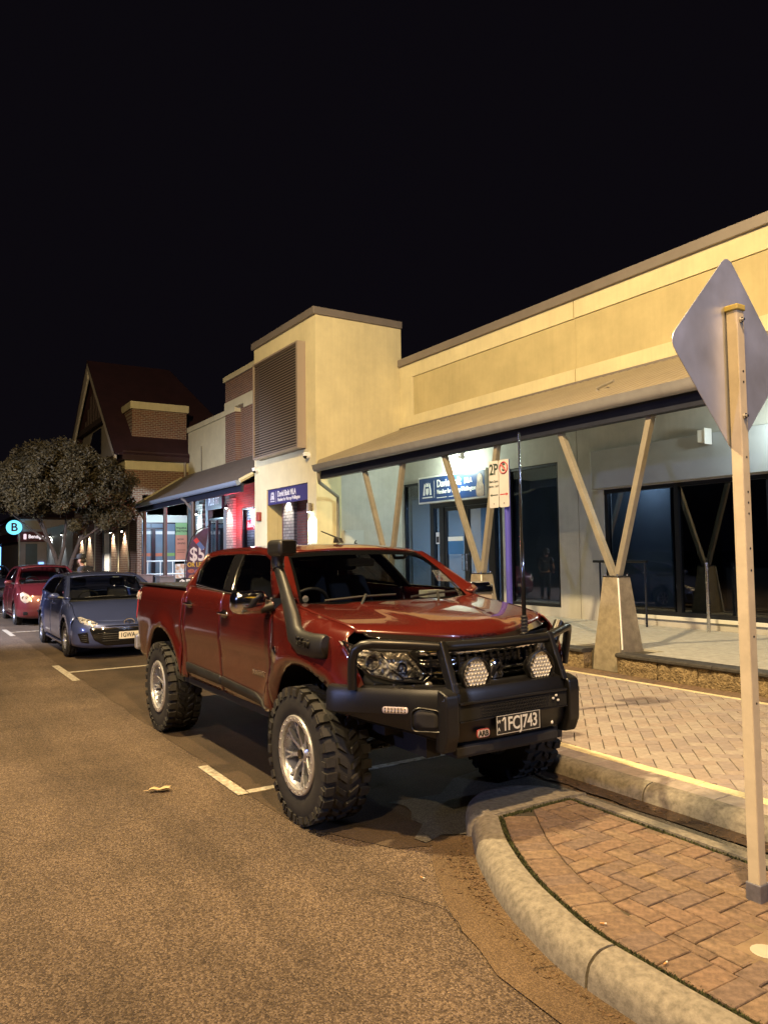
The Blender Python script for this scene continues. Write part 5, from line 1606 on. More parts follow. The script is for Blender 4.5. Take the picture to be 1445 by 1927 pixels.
# aerial on the bar
ae = MB().tube([(.84, .235, 1.16), (.84, .235, 1.30)], .020, 10).build("aerial_base", M_blkp, tk, smooth=50)
sp_ = [(.84 + .022 * math.cos(t), .235 + .022 * math.sin(t), 1.17 + t * .0033) for t in np.linspace(0, 2 * math.pi * 6, 60)]
MB().tube(sp_, .0045, 5).build("aerial_spring", M_blkp, ae, smooth=60)
MB().tube([(.84, .235, 1.30), (.838, .234, 1.75), (.836, .233, 1.76), (.834, .232, 2.46)], [.014, .0125, .009, .0065], 8).build("aerial_whip", M_gloss, ae, smooth=60)
MB().tube([(.70, .62, 1.10), (.68, .70, 1.22)], .034, 10).build("side_tube", M_blk, bb_, smooth=60)

# ---- snorkel
sn = MB().tube([(.325, -.900, 1.140), (.31, -.902, 1.140), (.18, -.908, 1.130), (.02, -.912, 1.135), (-.08, -.912, 1.185), (-.135, -.908, 1.285), (-.20, -.902, 1.37), (-.31, -.886, 1.49), (-.41, -.872, 1.585), (-.44, -.868, 1.615)], [.066, .074, .080, .084, .082, .072, .062, .053, .048, .046], 16, True, None, .62).build("snorkel", M_blkp, tk, smooth=60)
MB().tube([(-.435, -.868, 1.605), (-.455, -.866, 1.65), (-.445, -.866, 1.70)], [.054, .056, .058], 14, True, None, .75).build("snorkel_collar", M_blkp, sn, smooth=50)
MB().bb(-.50, -.27, -.935, -.795, 1.69, 1.805).build("snorkel_head", M_blkp, sn, bevel=.035, seg=4, smooth=40)
MB().bb(-.272, -.262, -.915, -.815, 1.71, 1.795).build("snorkel_grille", M_gloss, sn)
text("lettering", "Safari", mat("relief_dark", (.008, .008, .008), .5), sn, (.12, -.965, 1.150), ((1, 0, -.03), (0, -.1, 1)), .085, 'CENTER', .008, .001, .9, 1, .2)
# roof aerial, badges, decals
rb = MB().prism([(-1.20, 1.795), (-1.08, 1.795), (-1.12, 1.835), (-1.18, 1.84)], 'y', -.022, .022).build("roof_aerial", M_blkp, tk, bevel=.006)
MB().tube([(-1.15, 0, 1.835), (-1.42, -.015, 1.90)], [.007, .005], 6).build("roof_aerial_rod", M_blkp, rb)
M_decal = mat("decal_silver", (.62, .60, .60), .35, metal=.2)
text("decal", "4X4", M_decal, tk, (-4.02, -(W(-4.02, 1.27) + .004), 1.275), ((1, .03, 0), (0, .08, 1)), .115, 'CENTER', .0015, .003, 1.1, 1.05, .15)
text("badge_letters", "DURAMAX", M_chrome, tk, (-.72, -(W(-.72, .85) + .004), .85), ((1, 0, 0), (0, -.06, 1)), .048, 'CENTER', .002, .001, 1.0, 1.0)
MB().sphere((-.40, -(W(-.40, 1.0) + .004), 1.02), .035, .008, .06, 10, 6).build("side_repeater", M_chrome, tk, smooth=180)

# ---- load bed, tailgate, rear bumper
MB().bb(-4.20, -2.53, -.80, .80, 1.385, 1.408).build("tonneau_cover", mat("vinyl_black", (.014, .013, .013), .6, bump=.2, bscale=200), tk, bevel=.008)
for s in (-1, 1):
    MB().bb(-4.18, -2.53, s * .835 - .03, s * .835 + .03, 1.398, 1.418).build("bed_rail", M_blkp, tk, bevel=.008)
MB().bb(-4.26, -4.21, -.80, .80, .78, 1.40).build("tailgate", M_red, tk, bevel=.015)
MB().prism(fillet([(-4.20, -.885), (-4.33, -.875), (-4.40, -.78), (-4.42, 0), (-4.40, .78), (-4.33, .875), (-4.20, .885)], .04, 3), 'z', .67, .84).build("rear_bumper", M_mach, tk, bevel=.03, seg=3)
# cab rear wall
patch("cab_rear", [(-.86, 1.0), (.86, 1.0), (.86, 1.42), (.66, 1.72), (-.66, 1.72), (-.86, 1.42)], lambda y, z: (-2.505, y, z), M_red, tk, .1, .01, (-1, 0, 0))
# ---- underside
MB().bb(-4.15, .50, -.60, .60, .60, .82).build("underbody", M_chas, tk)
MB().bb(-2.55, -.45, -.86, .86, .545, .62).build("floor_pan", M_chas, tk)
for s in (-1, 1):
    MB().bb(-4.2, .75, s * .42 - .05, s * .42 + .05, .50, .62).build("chassis_rail", M_chas, tk)
    MB().tube([(.10, s * .30, .46), (.0, s * .66, .38)], .032, 8).build("control_arm", mat("arm_blue_grey", (.07, .075, .10), .5), tk)
    MB().tube([(-.16, s * .30, .46), (.0, s * .66, .38)], .03, 8).build("control_arm", M_chas, tk)
    MB().tube([(.12, s * .12, .43), (.14, s * .66, .42)], .014, 8).build("tie_rod", M_steel, tk)
    MB().tube([(.0, s * .56, .42), (-.02, s * .50, .92)], .055, 10).build("coil_strut", M_chas, tk)
MB().sphere((-.02, .08, .44), .17, .20, .13, 14, 8).build("diff_housing", M_chas, tk, smooth=180)
MB().cyl((AX, -.66, .43), (AX, .66, .43), .05, 10).build("rear_axle", M_chas, tk)
MB().sphere((AX, 0, .43), .17, .16, .16, 14, 8).build("rear_diff", M_chas, tk, smooth=180)
MB().tube([(-2.3, -.45, .50), (-2.9, -.50, .56), (-3.4, -.5, .60)], .03, 8).build("exhaust", M_disc, tk)
for (x, s) in ((0, -1), (0, 1), (AX, -1), (AX, 1)):
    wheel(tk, (x, s * .80, .43), flip=(s > 0))
# ---- cabin
MB().prism([(-.28, 1.30), (-.42, 1.335), (-.75, 1.31), (-.86, 1.22), (-.86, .95), (-.28, .95)], 'y', -.76, .76).build("dashboard", mat("dash_black", (.018, .018, .019), .7), tk, bevel=.02)
for y in (-.38, .38):
    o = MB().bb(-1.62, -1.10, y - .25, y + .25, .92, 1.05)
    st = o.build("seat", M_trim, tk, bevel=.05, seg=3)
    MB().add([(-1.52, y - .24, 1.0), (-1.38, y - .24, 1.0), (-1.38, y + .24, 1.0), (-1.52, y + .24, 1.0), (-1.78, y - .20, 1.50), (-1.68, y - .20, 1.51), (-1.68, y + .20, 1.51), (-1.78, y + .20, 1.50)],
             [(0, 1, 2, 3), (4, 5, 6, 7), (0, 1, 5, 4), (1, 2, 6, 5), (2, 3, 7, 6), (3, 0, 4, 7)]).build("seat_back", M_trim, st, bevel=.04, seg=3)
    MB().bb(-1.80, -1.70, y - .14, y + .14, 1.55, 1.71).build("headrest", M_trim, st, bevel=.04, seg=3)
    for e in (-.06, .06):
        MB().cyl((-1.745, y + e, 1.49), (-1.75, y + e, 1.56), .008, 6).build("headrest_post", M_chrome, st)
MB().bb(-2.42, -2.28, -.68, .68, .95, 1.50).build("rear_seat", M_trim, tk, bevel=.04)
Ms = Matrix.Translation((-.98, -.38, 1.27)) @ Matrix.Rotation(R(-62), 4, 'Y')
MB().tube([(.185 * math.cos(a), .185 * math.sin(a), 0) for a in np.linspace(0, 2 * math.pi, 25)], .015, 8, False, Ms).build("steering_wheel", M_blkp, tk, smooth=60)
MB().bb(-.03, .03, -.17, .17, -.02, .02, Ms).build("steering_spokes", M_blkp, tk)
MB().bb(-.80, -.74, -.13, .11, 1.60, 1.665).build("rear_view_mirror", M_gloss, tk, bevel=.015)
MB().bb(-.62, -.50, .45, .62, 1.345, 1.40).build("dash_papers", mat("paper_grey", (.30, .30, .28), .8), tk)
MB().bb(-.40, -.30, -.52, -.40, 1.338, 1.345).build("card", mat("card_pale", (.6, .55, .45), .8), tk)
p_ = Vector(ws(-.93, .11))
MB().lathe([(0, .002), (.024, .002), (.024, -.002), (0, -.002)], 14, Matrix.Translation(p_ + Vector((-.012, .0, 0))), 'x').build("sticker", mat("sticker_grey", (.16, .16, .16), .6), tk)
MB().tube([(-1.0, .60, 1.70), (-1.05, .595, 1.66), (-1.2, .60, 1.66), (-1.25, .61, 1.70)], .014, 8).build("grab_handle", mat("grab_beige", (.30, .26, .2), .6), tk)
patch("headliner", [(-.92, -.58), (-.92, .58), (-2.45, .58), (-2.45, -.58)], lambda x, y: (x, y, zr(x) - .065), mat("headliner", (.10, .095, .085), .9), tk, .2, 0, (0, 0, -1))
# ================================================================== PARKED CARS
def hatch(label, loc, P, paint, group):
    """small hatchback, nose towards +x, front axle at x = 0"""
    c = thing("hatchback_car" if P.get('hatch', 1) else "sedan_car", label, "car", loc, 0, group)
    wb, fo, ro, hw, H, tr = P['wb'], P['fo'], P['ro'], P['hw'], P['H'], P['tr']
    zh0, zh1, xc, xr0, xr1, zb0, zb1 = P['zh0'], P['zh1'], P['xc'], P['xr0'], P['xr1'], P['zb0'], P['zb1']
    zlo = P.get('zlo', .20)
    zb = lambda x: zb0 + (zb1 - zb0) * min(1, max(0, (xc - x) / (wb + ro * .4 + xc)))
    pr = spl([zlo, zlo + .12, .55, .72, .95], [hw - .06, hw - .015, hw, hw - .006, hw - .05])
    ztf = spl([-.6, xc - .1, .1, fo * .6, fo], [zb0 + .01, zh1 - .02, zh1 - .07, zh0 + .06, zh0 - .04]) if xc - .1 > -.6 else spl([-.9, xc - .1, .1, fo * .6, fo], [zb0 + .01, zh1 - .02, zh1 - .07, zh0 + .06, zh0 - .04])
    def W(x, z):
        b = zb(x)
        if z <= b: w = pr(min(z, .95))
        else:
            t = (z - b) / (H - b); w = pr(min(b, .95)) - .008 - .17 * t - .06 * t * t
        if x > .1: w -= .17 * ((x - .1) / fo) ** 2.4
        if x < -wb: w -= .16 * ((-wb - x) / ro) ** 2.2
        for cx in (0, -wb):
            w += .022 * math.exp(-((math.hypot(x - cx, z - tr) - tr - .07) / .06) ** 2)
        if x > xc - .15 and z < b + .05:
            d = ztf(x) - z
            if d < .10: w -= .07 * (1 - max(d, -.02) / .10) ** 2
        return w
    ar = tr + .055
    aF = [(ar * math.cos(R(a)), tr + ar * math.sin(R(a))) for a in range(-15, 196, 9)]
    aR = [(x - wb, z) for x, z in aF]
    xd0, xd1, xd2 = -ar - .06, -ar - .06 - (wb - 2 * ar) * .56, -wb + ar * .55
    xb = fo * .52
    for s in (-1, 1):
        sd = lambda d: (lambda u, v, s=s: (u, s * (W(u, v) + d), v))
        ou = (0, s, 0)
        top = [(x, ztf(x)) for x in np.linspace(xb, xc - .05, 8)]
        patch("fender", aF + [(xd0 + .006, zlo + .02), (xd0 + .006, zb(xd0) - .01), (xc - .12, zb0)] + top[::-1] + [(xb, zlo + .2), (aF[0][0] + .05, zlo + .06)], sd(0), paint, c, .07, .01, ou)
        patch("front_door", [(xd0 - .004, zlo + .04), (xd0 - .004, zb(xd0)), (xd1 + .004, zb(xd1)), (xd1 + .004, zlo + .04)], sd(0), paint, c, .07, .01, ou)
        zq = tr + ar * math.sin(math.acos(min(1, (xd2 + wb) / ar)))
        patch("rear_door", [(xd1 - .004, zlo + .04), (xd1 - .004, zb(xd1)), (xd2, zb(xd2)), (xd2, zq + .02), (-wb + ar + .015, tr + .02), (-wb + ar + .015, zlo + .04)], sd(0), paint, c, .07, .01, ou)
        patch("rear_quarter", aR[3:] + [(-wb - ar - .05, zlo + .08), (-wb - ro * .85, zlo + .14), (-wb - ro, .5), (-wb - ro * .96, zb1), (xd2 - .006, zb(xd2)), (xd2 - .006, zq + .03)], sd(0), paint, c, .07, .01, ou)
        patch("sill", [(xd0 + .06, zlo - .02), (-wb + ar, zlo - .02), (-wb + ar, zlo + .036), (xd0 + .06, zlo + .036)], lambda u, v, s=s: (u, s * (hw - .035), v), paint, c, .1, .01, ou)
        # greenhouse
        OLc = [(xc - .10, zb0 + .01), ((xc + xr0) / 2 - .05, (zb0 + H) / 2 + .02), (xr0 - .05, H - .075), (xr0 - .3, H - .045), ((xr0 + xr1) / 2, H - .035), (xr1 + .2, H - .06), (xr1 - .05, H - .13), (-wb - ro * .75, zb1 + .10), (-wb - ro * .8, zb1 - .02)]
        ILc = [(xc - .34, zb0 + .015), (xr0 - .16, H - .135), (xr0 - .4, H - .105), ((xr0 + xr1) / 2, H - .095), (xr1 + .25, H - .12), (xr1 + .02, H - .2), (xr1 - .10, zb1 + .02)]
        patch("window_frame", OLc + ILc[::-1], sd(0), paint, c, .06, .012, ou)
        xm = xd1 - .03
        patch("front_window", [ILc[0], ILc[1], ILc[2], (xm + .0, H - .10), (xm + .03, zb(xm))], sd(-.01), G_car, c, .08, 0, ou)
        patch("rear_window", [(xm - .05, zb(xm)), (xm - .06, H - .098), ILc[4], ILc[5], ILc[6]], sd(-.01), G_priv, c, .08, 0, ou)
        patch("door_pillar", [(xm + .05, zb(xm)), (xm + .01, H - .095), (xm - .07, H - .095), (xm - .06, zb(xm))], sd(.002), M_gloss, c, .08, .01, ou)
        for hx in (xd1 + .14, xd2 + .16):
            y = s * (W(hx, zb(hx) - .14) + .01)
            MB().tube([(hx - .08, y, zb(hx) - .14), (hx - .05, y + s * .02, zb(hx) - .138), (hx + .05, y + s * .02, zb(hx) - .138), (hx + .08, y, zb(hx) - .14)], .013, 8).build("door_handle", paint, c, smooth=60)
        m = MB().bb(-.07, .05, -.10, .09, -.06, .055).build("mirror", paint, c, smooth=180, subd=2, loc=(xc - .36, s * (hw + .075), zb0 + .055))
        m.scale = (1.25, 1.25, 1.2)
        MB().tube([(xc - .32, s * (W(xc - .32, zb0 - .0) - .02), zb0 + .01), (xc - .35, s * (hw + .03), zb0 + .03)], .025, 6).build("mirror_arm", M_blkp, c)
        for cx in (0, -wb):
            pts = arc(cx, tr, ar + .02, ar + .03, -10, 190, 14); n = len(pts)
            MB().add([(x, s * (hw - .03), z) for x, z in pts] + [(x, s * (hw - .28), z) for x, z in pts], [(i, i + 1, n + i + 1, n + i) for i in range(n - 1)] + [tuple(range(n, 2 * n))]).build("wheel_liner", M_chas, c, recalc=False)
            wheel(c, (cx, s * (hw - .10), tr), tr, .095, tr * .66, s > 0, False, P.get('sp', 7))
    # roof, screen, bonnet
    rz = spl([xr1 - .05, xr1 + .3, (xr0 + xr1) / 2, xr0 - .25, xr0], [H - .085, H - .012, H, H - .015, H - .06])
    rw = lambda x: W(x, H - .045) + .012
    patch("roof", [(xr0 + .02, 0), (xr0 - .03, rw(xr0) * .9)] + [(x, rw(x)) for x in np.linspace(xr0 - .12, xr1, 6)] + [(xr1 - .05, 0)] + [(x, -rw(x)) for x in np.linspace(xr1, xr0 - .12, 6)] + [(xr0 - .03, -rw(xr0) * .9)],
          lambda x, y: (x, y, rz(x) - .04 * (abs(y) / .55) ** 2.4), paint, c, .09, .01, (0, 0, 1))
    hb_, ht_ = hw - .14, rw(xr0) - .045
    def ws(u, v):
        return ((xc - .16 * u * u) * (1 - v) + (xr0 - .07 * u * u) * v, u * (hb_ * (1 - v) + ht_ * v), (zh1 + .01) * (1 - v) + (H - .062 - .03 * u * u) * v + .03 * math.sin(math.pi * v))
    patch("windscreen", [(-1, 0), (1, 0), (1, 1), (-1, 1)], ws, G_car, c, .12, 0, (1, 0, .5))
    for a in ([(-1, .91), (1, .91), (1, 1), (-1, 1)], [(-1, 0), (1, 0), (1, .07), (-1, .07)]):
        patch("screen_border", a, lambda u, v: tuple(Vector(ws(u, v)) + Vector((-.004, 0, -.004))), M_gloss, c, .1, 0, (1, 0, .5))
    for s in (-1, 1):
        vs, fs, n = [], [], 10
        for i in range(n + 1):
            v = i / n
            g = Vector(ws(s, v)) + Vector((.002, 0, .003))
            ox = (xc - .10) * (1 - v) + (xr0 - .05) * v
            oz = (zb0 + .01) * (1 - v) + (H - .075) * v + .02 * math.sin(math.pi * v)
            q = Vector((ox, s * W(ox, oz), oz))
            vs += [g, (g * .4 + q * .6) + Vector((.01, s * .01, .01)), q]
        for i in range(n):
            for j in range(2):
                a = i * 3 + j
                fs.append((a, a + 1, a + 4, a + 3) if s > 0 else (a, a + 3, a + 4, a + 1))
        MB().add(vs, fs).build("front_pillar", paint, c, smooth=70, recalc=False)
    x0 = fo * .50
    def plan(th):
        cs, sn_ = abs(math.cos(th)), math.sin(th)
        w = W(x0, .55)
        return x0 + (fo - x0) * cs ** .8, math.copysign(abs(sn_) ** .75, sn_) * w
    lean = spl([zlo, .40, .55, zh0, zh0 + .12], [.05, .0, .012, .07, .16])
    def nose(th, z, d=0.0):
        x, y = plan(th)
        k = lean(z)
        nx, ny = math.cos(th), math.sin(th)
        return (x - k * nx + d * nx, y - k * ny * .5 + d * ny, z)
    nf = lambda d: (lambda th, z: nose(th, z, d))
    e = R(88)
    ztop = lambda th: zh0 + .02 + .05 * abs(math.sin(th)) ** 2
    patch("bumper", [(-e, zlo + .05), (-.6, zlo), (0, zlo - .01), (.6, zlo), (e, zlo + .05), (e, ztf(x0))] + [(t, ztop(t)) for t in np.linspace(R(80), -R(80), 14)] + [(-e, ztf(x0))], nf(0), paint, c, .06, .01, (1, 0, 0))
    xf = lambda u: nose(math.asin(max(-1, min(1, math.copysign(abs(u) ** 1.33, u)))) * .93, ztop(u * 1.3))[0] - .01
    def hood(u, t):
        xbk = xc + .08 - .14 * u * u
        x = xbk + (xf(u) - xbk) * t
        y = u * (W(min(x, fo * .92), ztf(x)) - .01)
        zc_ = zh1 + (zh0 + .015 - zh1) * (t ** 1.35) + .022 * math.sin(math.pi * t)
        return (x, y, zc_ - (zc_ - ztf(x) - .004) * abs(u) ** 3 if t < .9 else zc_ - (zc_ - ztf(x) - .004) * abs(u) ** 3 * (1 - t) * 10 + (-.0) )
    patch("bonnet", [(-1, 0), (1, 0), (1, 1), (-1, 1)], hood, paint, c, .07, .01, (0, 0, 1), 50)
    patch("cowl", [(-1, 0), (1, 0), (1, 1), (-1, 1)], lambda u, v: (xc + .12 - .14 * u * u - .14 * v, u * hb_, zh1 - .02), M_blkp, c, .2, 0, (0, 0, 1))
    for y0, y1 in ((-.5, .0), (.1, .55)):
        a, b = Vector(ws(y0 / hb_, .03)), Vector(ws(y1 / hb_, .07))
        MB().tube([a + Vector((.02, 0, .02)), b + Vector((.02, 0, .02))], .009, 6).build("wiper", M_blkp, c)
    # face
    for nm, ol, d, m, both in P['face']:
        for s in ((-1, 1) if both else (1,)):
            q = [(th * s, z) for th, z in ol]
            o = patch(nm, q, nf(d), m, c, .035, .006 if m not in (G_lens,) else 0, (1, 0, 0))
            if nm == "headlight":
                patch("lens", q, nf(d + .02), G_lens, o, .05, 0, (1, 0, 0))
                ct = sum(t for t, z in q) / len(q); cz = sum(z for t, z in q) / len(q)
                for dt in (-.10, .10):
                    pnt = nose(ct + dt * s, cz, .004)
                    MB().lathe([(.036, .014), (.028, .006), (0, .0)], 14, Matrix.Translation(pnt), 'x').build("reflector", M_facet, o, smooth=60, recalc=False)
    # boot, rear and floor
    patch("tailgate", [(-hw + .16, zlo + .1), (hw - .16, zlo + .1), (hw - .16, zb1), (rw(xr1) * .9, H - .09), (-rw(xr1) * .9, H - .09), (-hw + .16, zb1)], lambda y, z: (-wb - ro + (.0 if z < zb1 else (z - zb1) / (H - zb1) * (ro + wb + xr1 - .03)), y, z), paint, c, .12, .01, (-1, 0, 0))
    MB().bb(-wb - ro + .1, fo - .25, -hw + .3, hw - .3, zlo - .02, zlo + .16).build("underbody", M_chas, c)
    MB().bb(-wb + ar + .02, -ar - .02, -hw + .05, hw - .05, zlo - .015, zlo + .1).build("floor_pan", M_chas, c)
    MB().prism([(xc - .02, zh1 - .03), (xc - .45, zh1 - .02), (xc - .6, zh1 - .2), (xc - .02, zh1 - .3)], 'y', -hw + .16, hw - .16).build("dashboard", M_trim, c, bevel=.02)
    for y in (-.35, .35):
        st = MB().bb(-1.55, -1.0, y - .22, y + .22, .45, .60).build("seat", M_trim, c, bevel=.04)
        MB().add([(-1.42, y - .22, .6), (-1.28, y - .22, .6), (-1.28, y + .22, .6), (-1.42, y + .22, .6), (-1.66, y - .18, 1.12), (-1.56, y - .18, 1.12), (-1.56, y + .18, 1.12), (-1.66, y + .18, 1.12)], [(0, 1, 2, 3), (4, 5, 6, 7), (0, 1, 5, 4), (1, 2, 6, 5), (2, 3, 7, 6), (3, 0, 4, 7)]).build("seat_back", M_trim, st, bevel=.04)
        MB().bb(-1.69, -1.58, y - .12, y + .12, 1.15, 1.30).build("headrest", M_trim, st, bevel=.03)
    MB().bb(-wb + .02, -wb + .14, -hw + .25, hw - .25, .5, 1.02).build("rear_seat", M_trim, c, bevel=.03)
    Ms = Matrix.Translation((xc - .55, -.35, zh1 - .01)) @ Matrix.Rotation(R(-65), 4, 'Y')
    MB().tube([(.18 * math.cos(a), .18 * math.sin(a), 0) for a in np.linspace(0, 2 * math.pi, 21)], .014, 6, False, Ms).build("steering_wheel", M_blkp, c, smooth=60)
    MB().bb(-.02, .02, -.17, .17, -.015, .015, Ms).build("steering_spokes", M_blkp, c)
    c["nose_x"] = fo
    return c, nose, nf

M_blue_p = mat("blue_metallic", (.065, .088, .225), .32, metal=.45, coat=1, var=.05, vscale=2)
M_red_p = mat("red_hatch_paint", (.105, .013, .017), .35, metal=.2, coat=1, var=.05, vscale=2)
M_dark_p = mat("charcoal_paint", (.03, .03, .045), .35, metal=.4, coat=1)
M_lamp = mat("lamp_reflector", (.75, .74, .72), .25, metal=.4, var=.5, vscale=18)
M_lampy = mat("lamp_reflector_warm", (.62, .50, .36), .3, metal=.3, var=.3, vscale=12)
grp = "cars parked behind the truck"
F1 = [("headlight", fillet([(R(28), .605), (R(36), .555), (R(58), .61), (R(74), .71), (R(62), .715), (R(42), .665)], .01, 2), .004, M_lamp, True),
      ("lower_grille", fillet([(R(-41), .53), (R(41), .53), (R(34), .34), (R(20), .235), (R(-20), .235), (R(-34), .34)], .04, 3), .006, M_gloss, False),
      ("grille_trim", [(R(-38), .545), (R(-20), .535), (R(20), .535), (R(38), .545), (R(38), .528), (R(20), .518), (R(-20), .518), (R(-38), .528)], .014, M_chrome, False),
      ("grille_bar", [(R(-30), .455), (R(30), .455), (R(30), .425), (R(-30), .425)], .014, M_gloss, False),
      ("upper_slot", [(R(-22), .565), (R(22), .565), (R(20), .552), (R(-20), .552)], .004, M_gloss, False),
      ("fog_pocket", fillet([(R(43), .47), (R(62), .445), (R(54), .30), (R(41), .285)], .02, 2), .006, M_gloss, True)]
blue, nose1, nf1 = hatch("metallic blue hatchback parked directly behind the pickup truck", (-14.0, 3.22, 0),
    dict(wb=2.64, fo=.90, ro=.90, hw=.885, H=1.43, tr=.315, zh0=.61, zh1=.945, xc=-.20, xr0=-1.10, xr1=-2.75, zb0=.97, zb1=1.06, zlo=.20, face=F1, sp=7), M_blue_p, grp)
for i in range(4):
    z = .31 + i * .038
    patch("grille_slat", [(R(-24), z), (R(24), z), (R(24), z + .012), (R(-24), z + .012)], nf1(.016), M_blkp, blue, .06, .004, (1, 0, 0))
for s in (-1, 1):
    for i in range(4):
        z = .315 + i * .033
        patch("fog_slat", [(s * R(44), z), (s * R(56), z), (s * R(56), z + .008), (s * R(44), z + .008)], nf1(.014), M_blkp, blue, .06, .004, (1, 0, 0))
ex = nose1(0, .60)[0]
eb_ = MB().tube([(ex + .012, .085 * math.cos(a), .605 + .058 * math.sin(a)) for a in np.linspace(0, 2 * math.pi, 25)], .010, 6, False).build("badge", M_chrome, blue, smooth=60)
MB().tube([(ex + .012, -.075, .625), (ex + .014, -.03, .612), (ex + .016, 0, .577), (ex + .014, .03, .612), (ex + .012, .075, .625)], [.005, .010, .012, .010, .005], 6).build("badge_wing", M_chrome, eb_, smooth=60)
px = nose1(0, .40)[0] + .03
pl1 = MB().bb(px, px + .006, -.186, .186, .34, .46).build("number_plate", mat("plate_white", (.62, .58, .50), .5), blue, bevel=.004)
text("plate_number", "1GWA", M_frame, pl1, (px + .007, -.165, .40), RX, .105, 'LEFT', .001, .002, .78)

F2 = [("headlight", fillet([(R(30), .70), (R(34), .60), (R(48), .575), (R(62), .66), (R(70), .82), (R(58), .86), (R(42), .80)], .04, 3), .004, M_lampy, True),
      ("lower_grille", fillet([(R(-22), .40), (R(22), .40), (R(16), .27), (R(-16), .27)], .03, 3), .006, M_gloss, False),
      ("upper_grille", fillet([(R(-18), .62), (R(18), .62), (R(14), .57), (R(-14), .57)], .02, 2), .006, M_gloss, False),
      ("fog_lamp", fillet([(R(40), .36), (R(52), .36), (R(52), .28), (R(40), .28)], .02, 2), .006, M_gloss, True)]
red2, nose2, nf2 = hatch("small red hatchback parked behind the blue car", (-21.5, 3.22, 0),
    dict(wb=2.46, fo=.72, ro=.58, hw=.845, H=1.53, tr=.295, zh0=.78, zh1=1.06, xc=-.12, xr0=-.92, xr1=-2.55, zb0=1.03, zb1=1.12, zlo=.19, face=F2, sp=5), M_red_p, grp)
ex = nose2(0, .70)[0]
MB().tube([(ex + .01, .06 * math.cos(a), .70 + .042 * math.sin(a)) for a in np.linspace(0, 2 * math.pi, 21)], .008, 6, False).build("badge", M_chrome, red2, smooth=60)
px = nose2(0, .48)[0] + .02
MB().bb(px, px + .006, -.186, .186, .43, .53).build("number_plate", MATS["plate_white"], red2, bevel=.004)
F3 = [("headlight", fillet([(R(30), .66), (R(40), .60), (R(66), .66), (R(70), .74), (R(44), .73)], .01, 2), .004, M_lamp, True),
      ("grille", fillet([(R(-30), .68), (R(30), .68), (R(26), .56), (R(-26), .56)], .03, 3), .006, M_chrome, False),
      ("lower_grille", fillet([(R(-30), .36), (R(30), .36), (R(24), .24), (R(-24), .24)], .03, 3), .006, M_gloss, False)]
dk, nose3, nf3 = hatch("dark car parked behind the red hatchback at the left edge", (-30.9, 2.62, 0),
    dict(wb=2.70, fo=.90, ro=.95, hw=.89, H=1.48, tr=.32, zh0=.74, zh1=1.0, xc=-.25, xr0=-1.15, xr1=-2.7, zb0=.98, zb1=1.05, zlo=.20, face=F3, sp=5), M_dark_p, grp)
for i in range(4):
    z = .575 + i * .025
    patch("grille_bar", [(R(-24), z), (R(24), z), (R(24), z + .010), (R(-24), z + .010)], nf3(.014), M_gloss, dk, .08, .004, (1, 0, 0))
px = nose3(0, .46)[0] + .02
p3 = MB().bb(px, px + .006, -.186, .186, .41, .52).build("number_plate", mat("plate_white2", (.62, .60, .62), .5), dk, bevel=.004)
# ================================================================== STREET FURNITURE, TREE, PERSON
M_alu = mat("sign_aluminium", (.66, .68, .76), .40, metal=.8, var=.12, vscale=3, rvar=.12)
M_galv = mat("post_cream", (.52, .45, .33), .5, var=.15, vscale=6, bump=.1, bscale=60)
# diamond warning sign seen from behind
ds = thing("warning_sign", "grey back of a diamond road sign on a square post on the brick island", "road sign", (-2.05, 3.255, IZ - .03), R(0))
MB().bb(-.028, .028, -.028, .028, .02, 2.72).build("post", M_galv, ds, bevel=.005)
MB().bb(-.036, .036, -.036, .036, .0, .105).build("post_sleeve", mat("sleeve_grey", (.22, .22, .25), .45, metal=.6, var=.3, vscale=20), ds, bevel=.004)
MB().bb(-.034, .034, -.034, .034, 2.705, 2.735).build("post_cap", mat("cap_yellow", (.42, .33, .08), .5), ds, bevel=.006)
dd = .482
rot4 = Matrix.Translation((-.034, .012, 2.515)) @ Matrix.Rotation(R(2.5), 4, 'Z')
pan = fillet([(0, dd), (dd, 0), (0, -dd), (-dd, 0)], .07, 5)
MB().prism(pan, 'x', -.003, .0, rot4).build("sign_panel", M_alu, ds)
MB().prism([(y * .97, z * .97) for y, z in pan], 'x', -.0048, -.0032, rot4).build("sign_face", mat("sign_yellow", (.62, .42, .04), .4), ds)
for z in (2.66, 2.21):
    MB().cyl((-.03, .0, z), (.046, .0, z), .007, 8).build("bolt", M_steel, ds)
    MB().cyl((.028, .0, z), (.036, .0, z), .014, 6).build("bolt_nut", M_steel, ds)
for z in (2.42, 2.37, 2.02, 1.86, 1.81, 1.76, 1.60, 1.50, 1.2, .9):
    MB().cyl((.0275, 0.004, z), (.0290, 0.004, z), .0055, 8).build("post_hole", M_frame, ds)

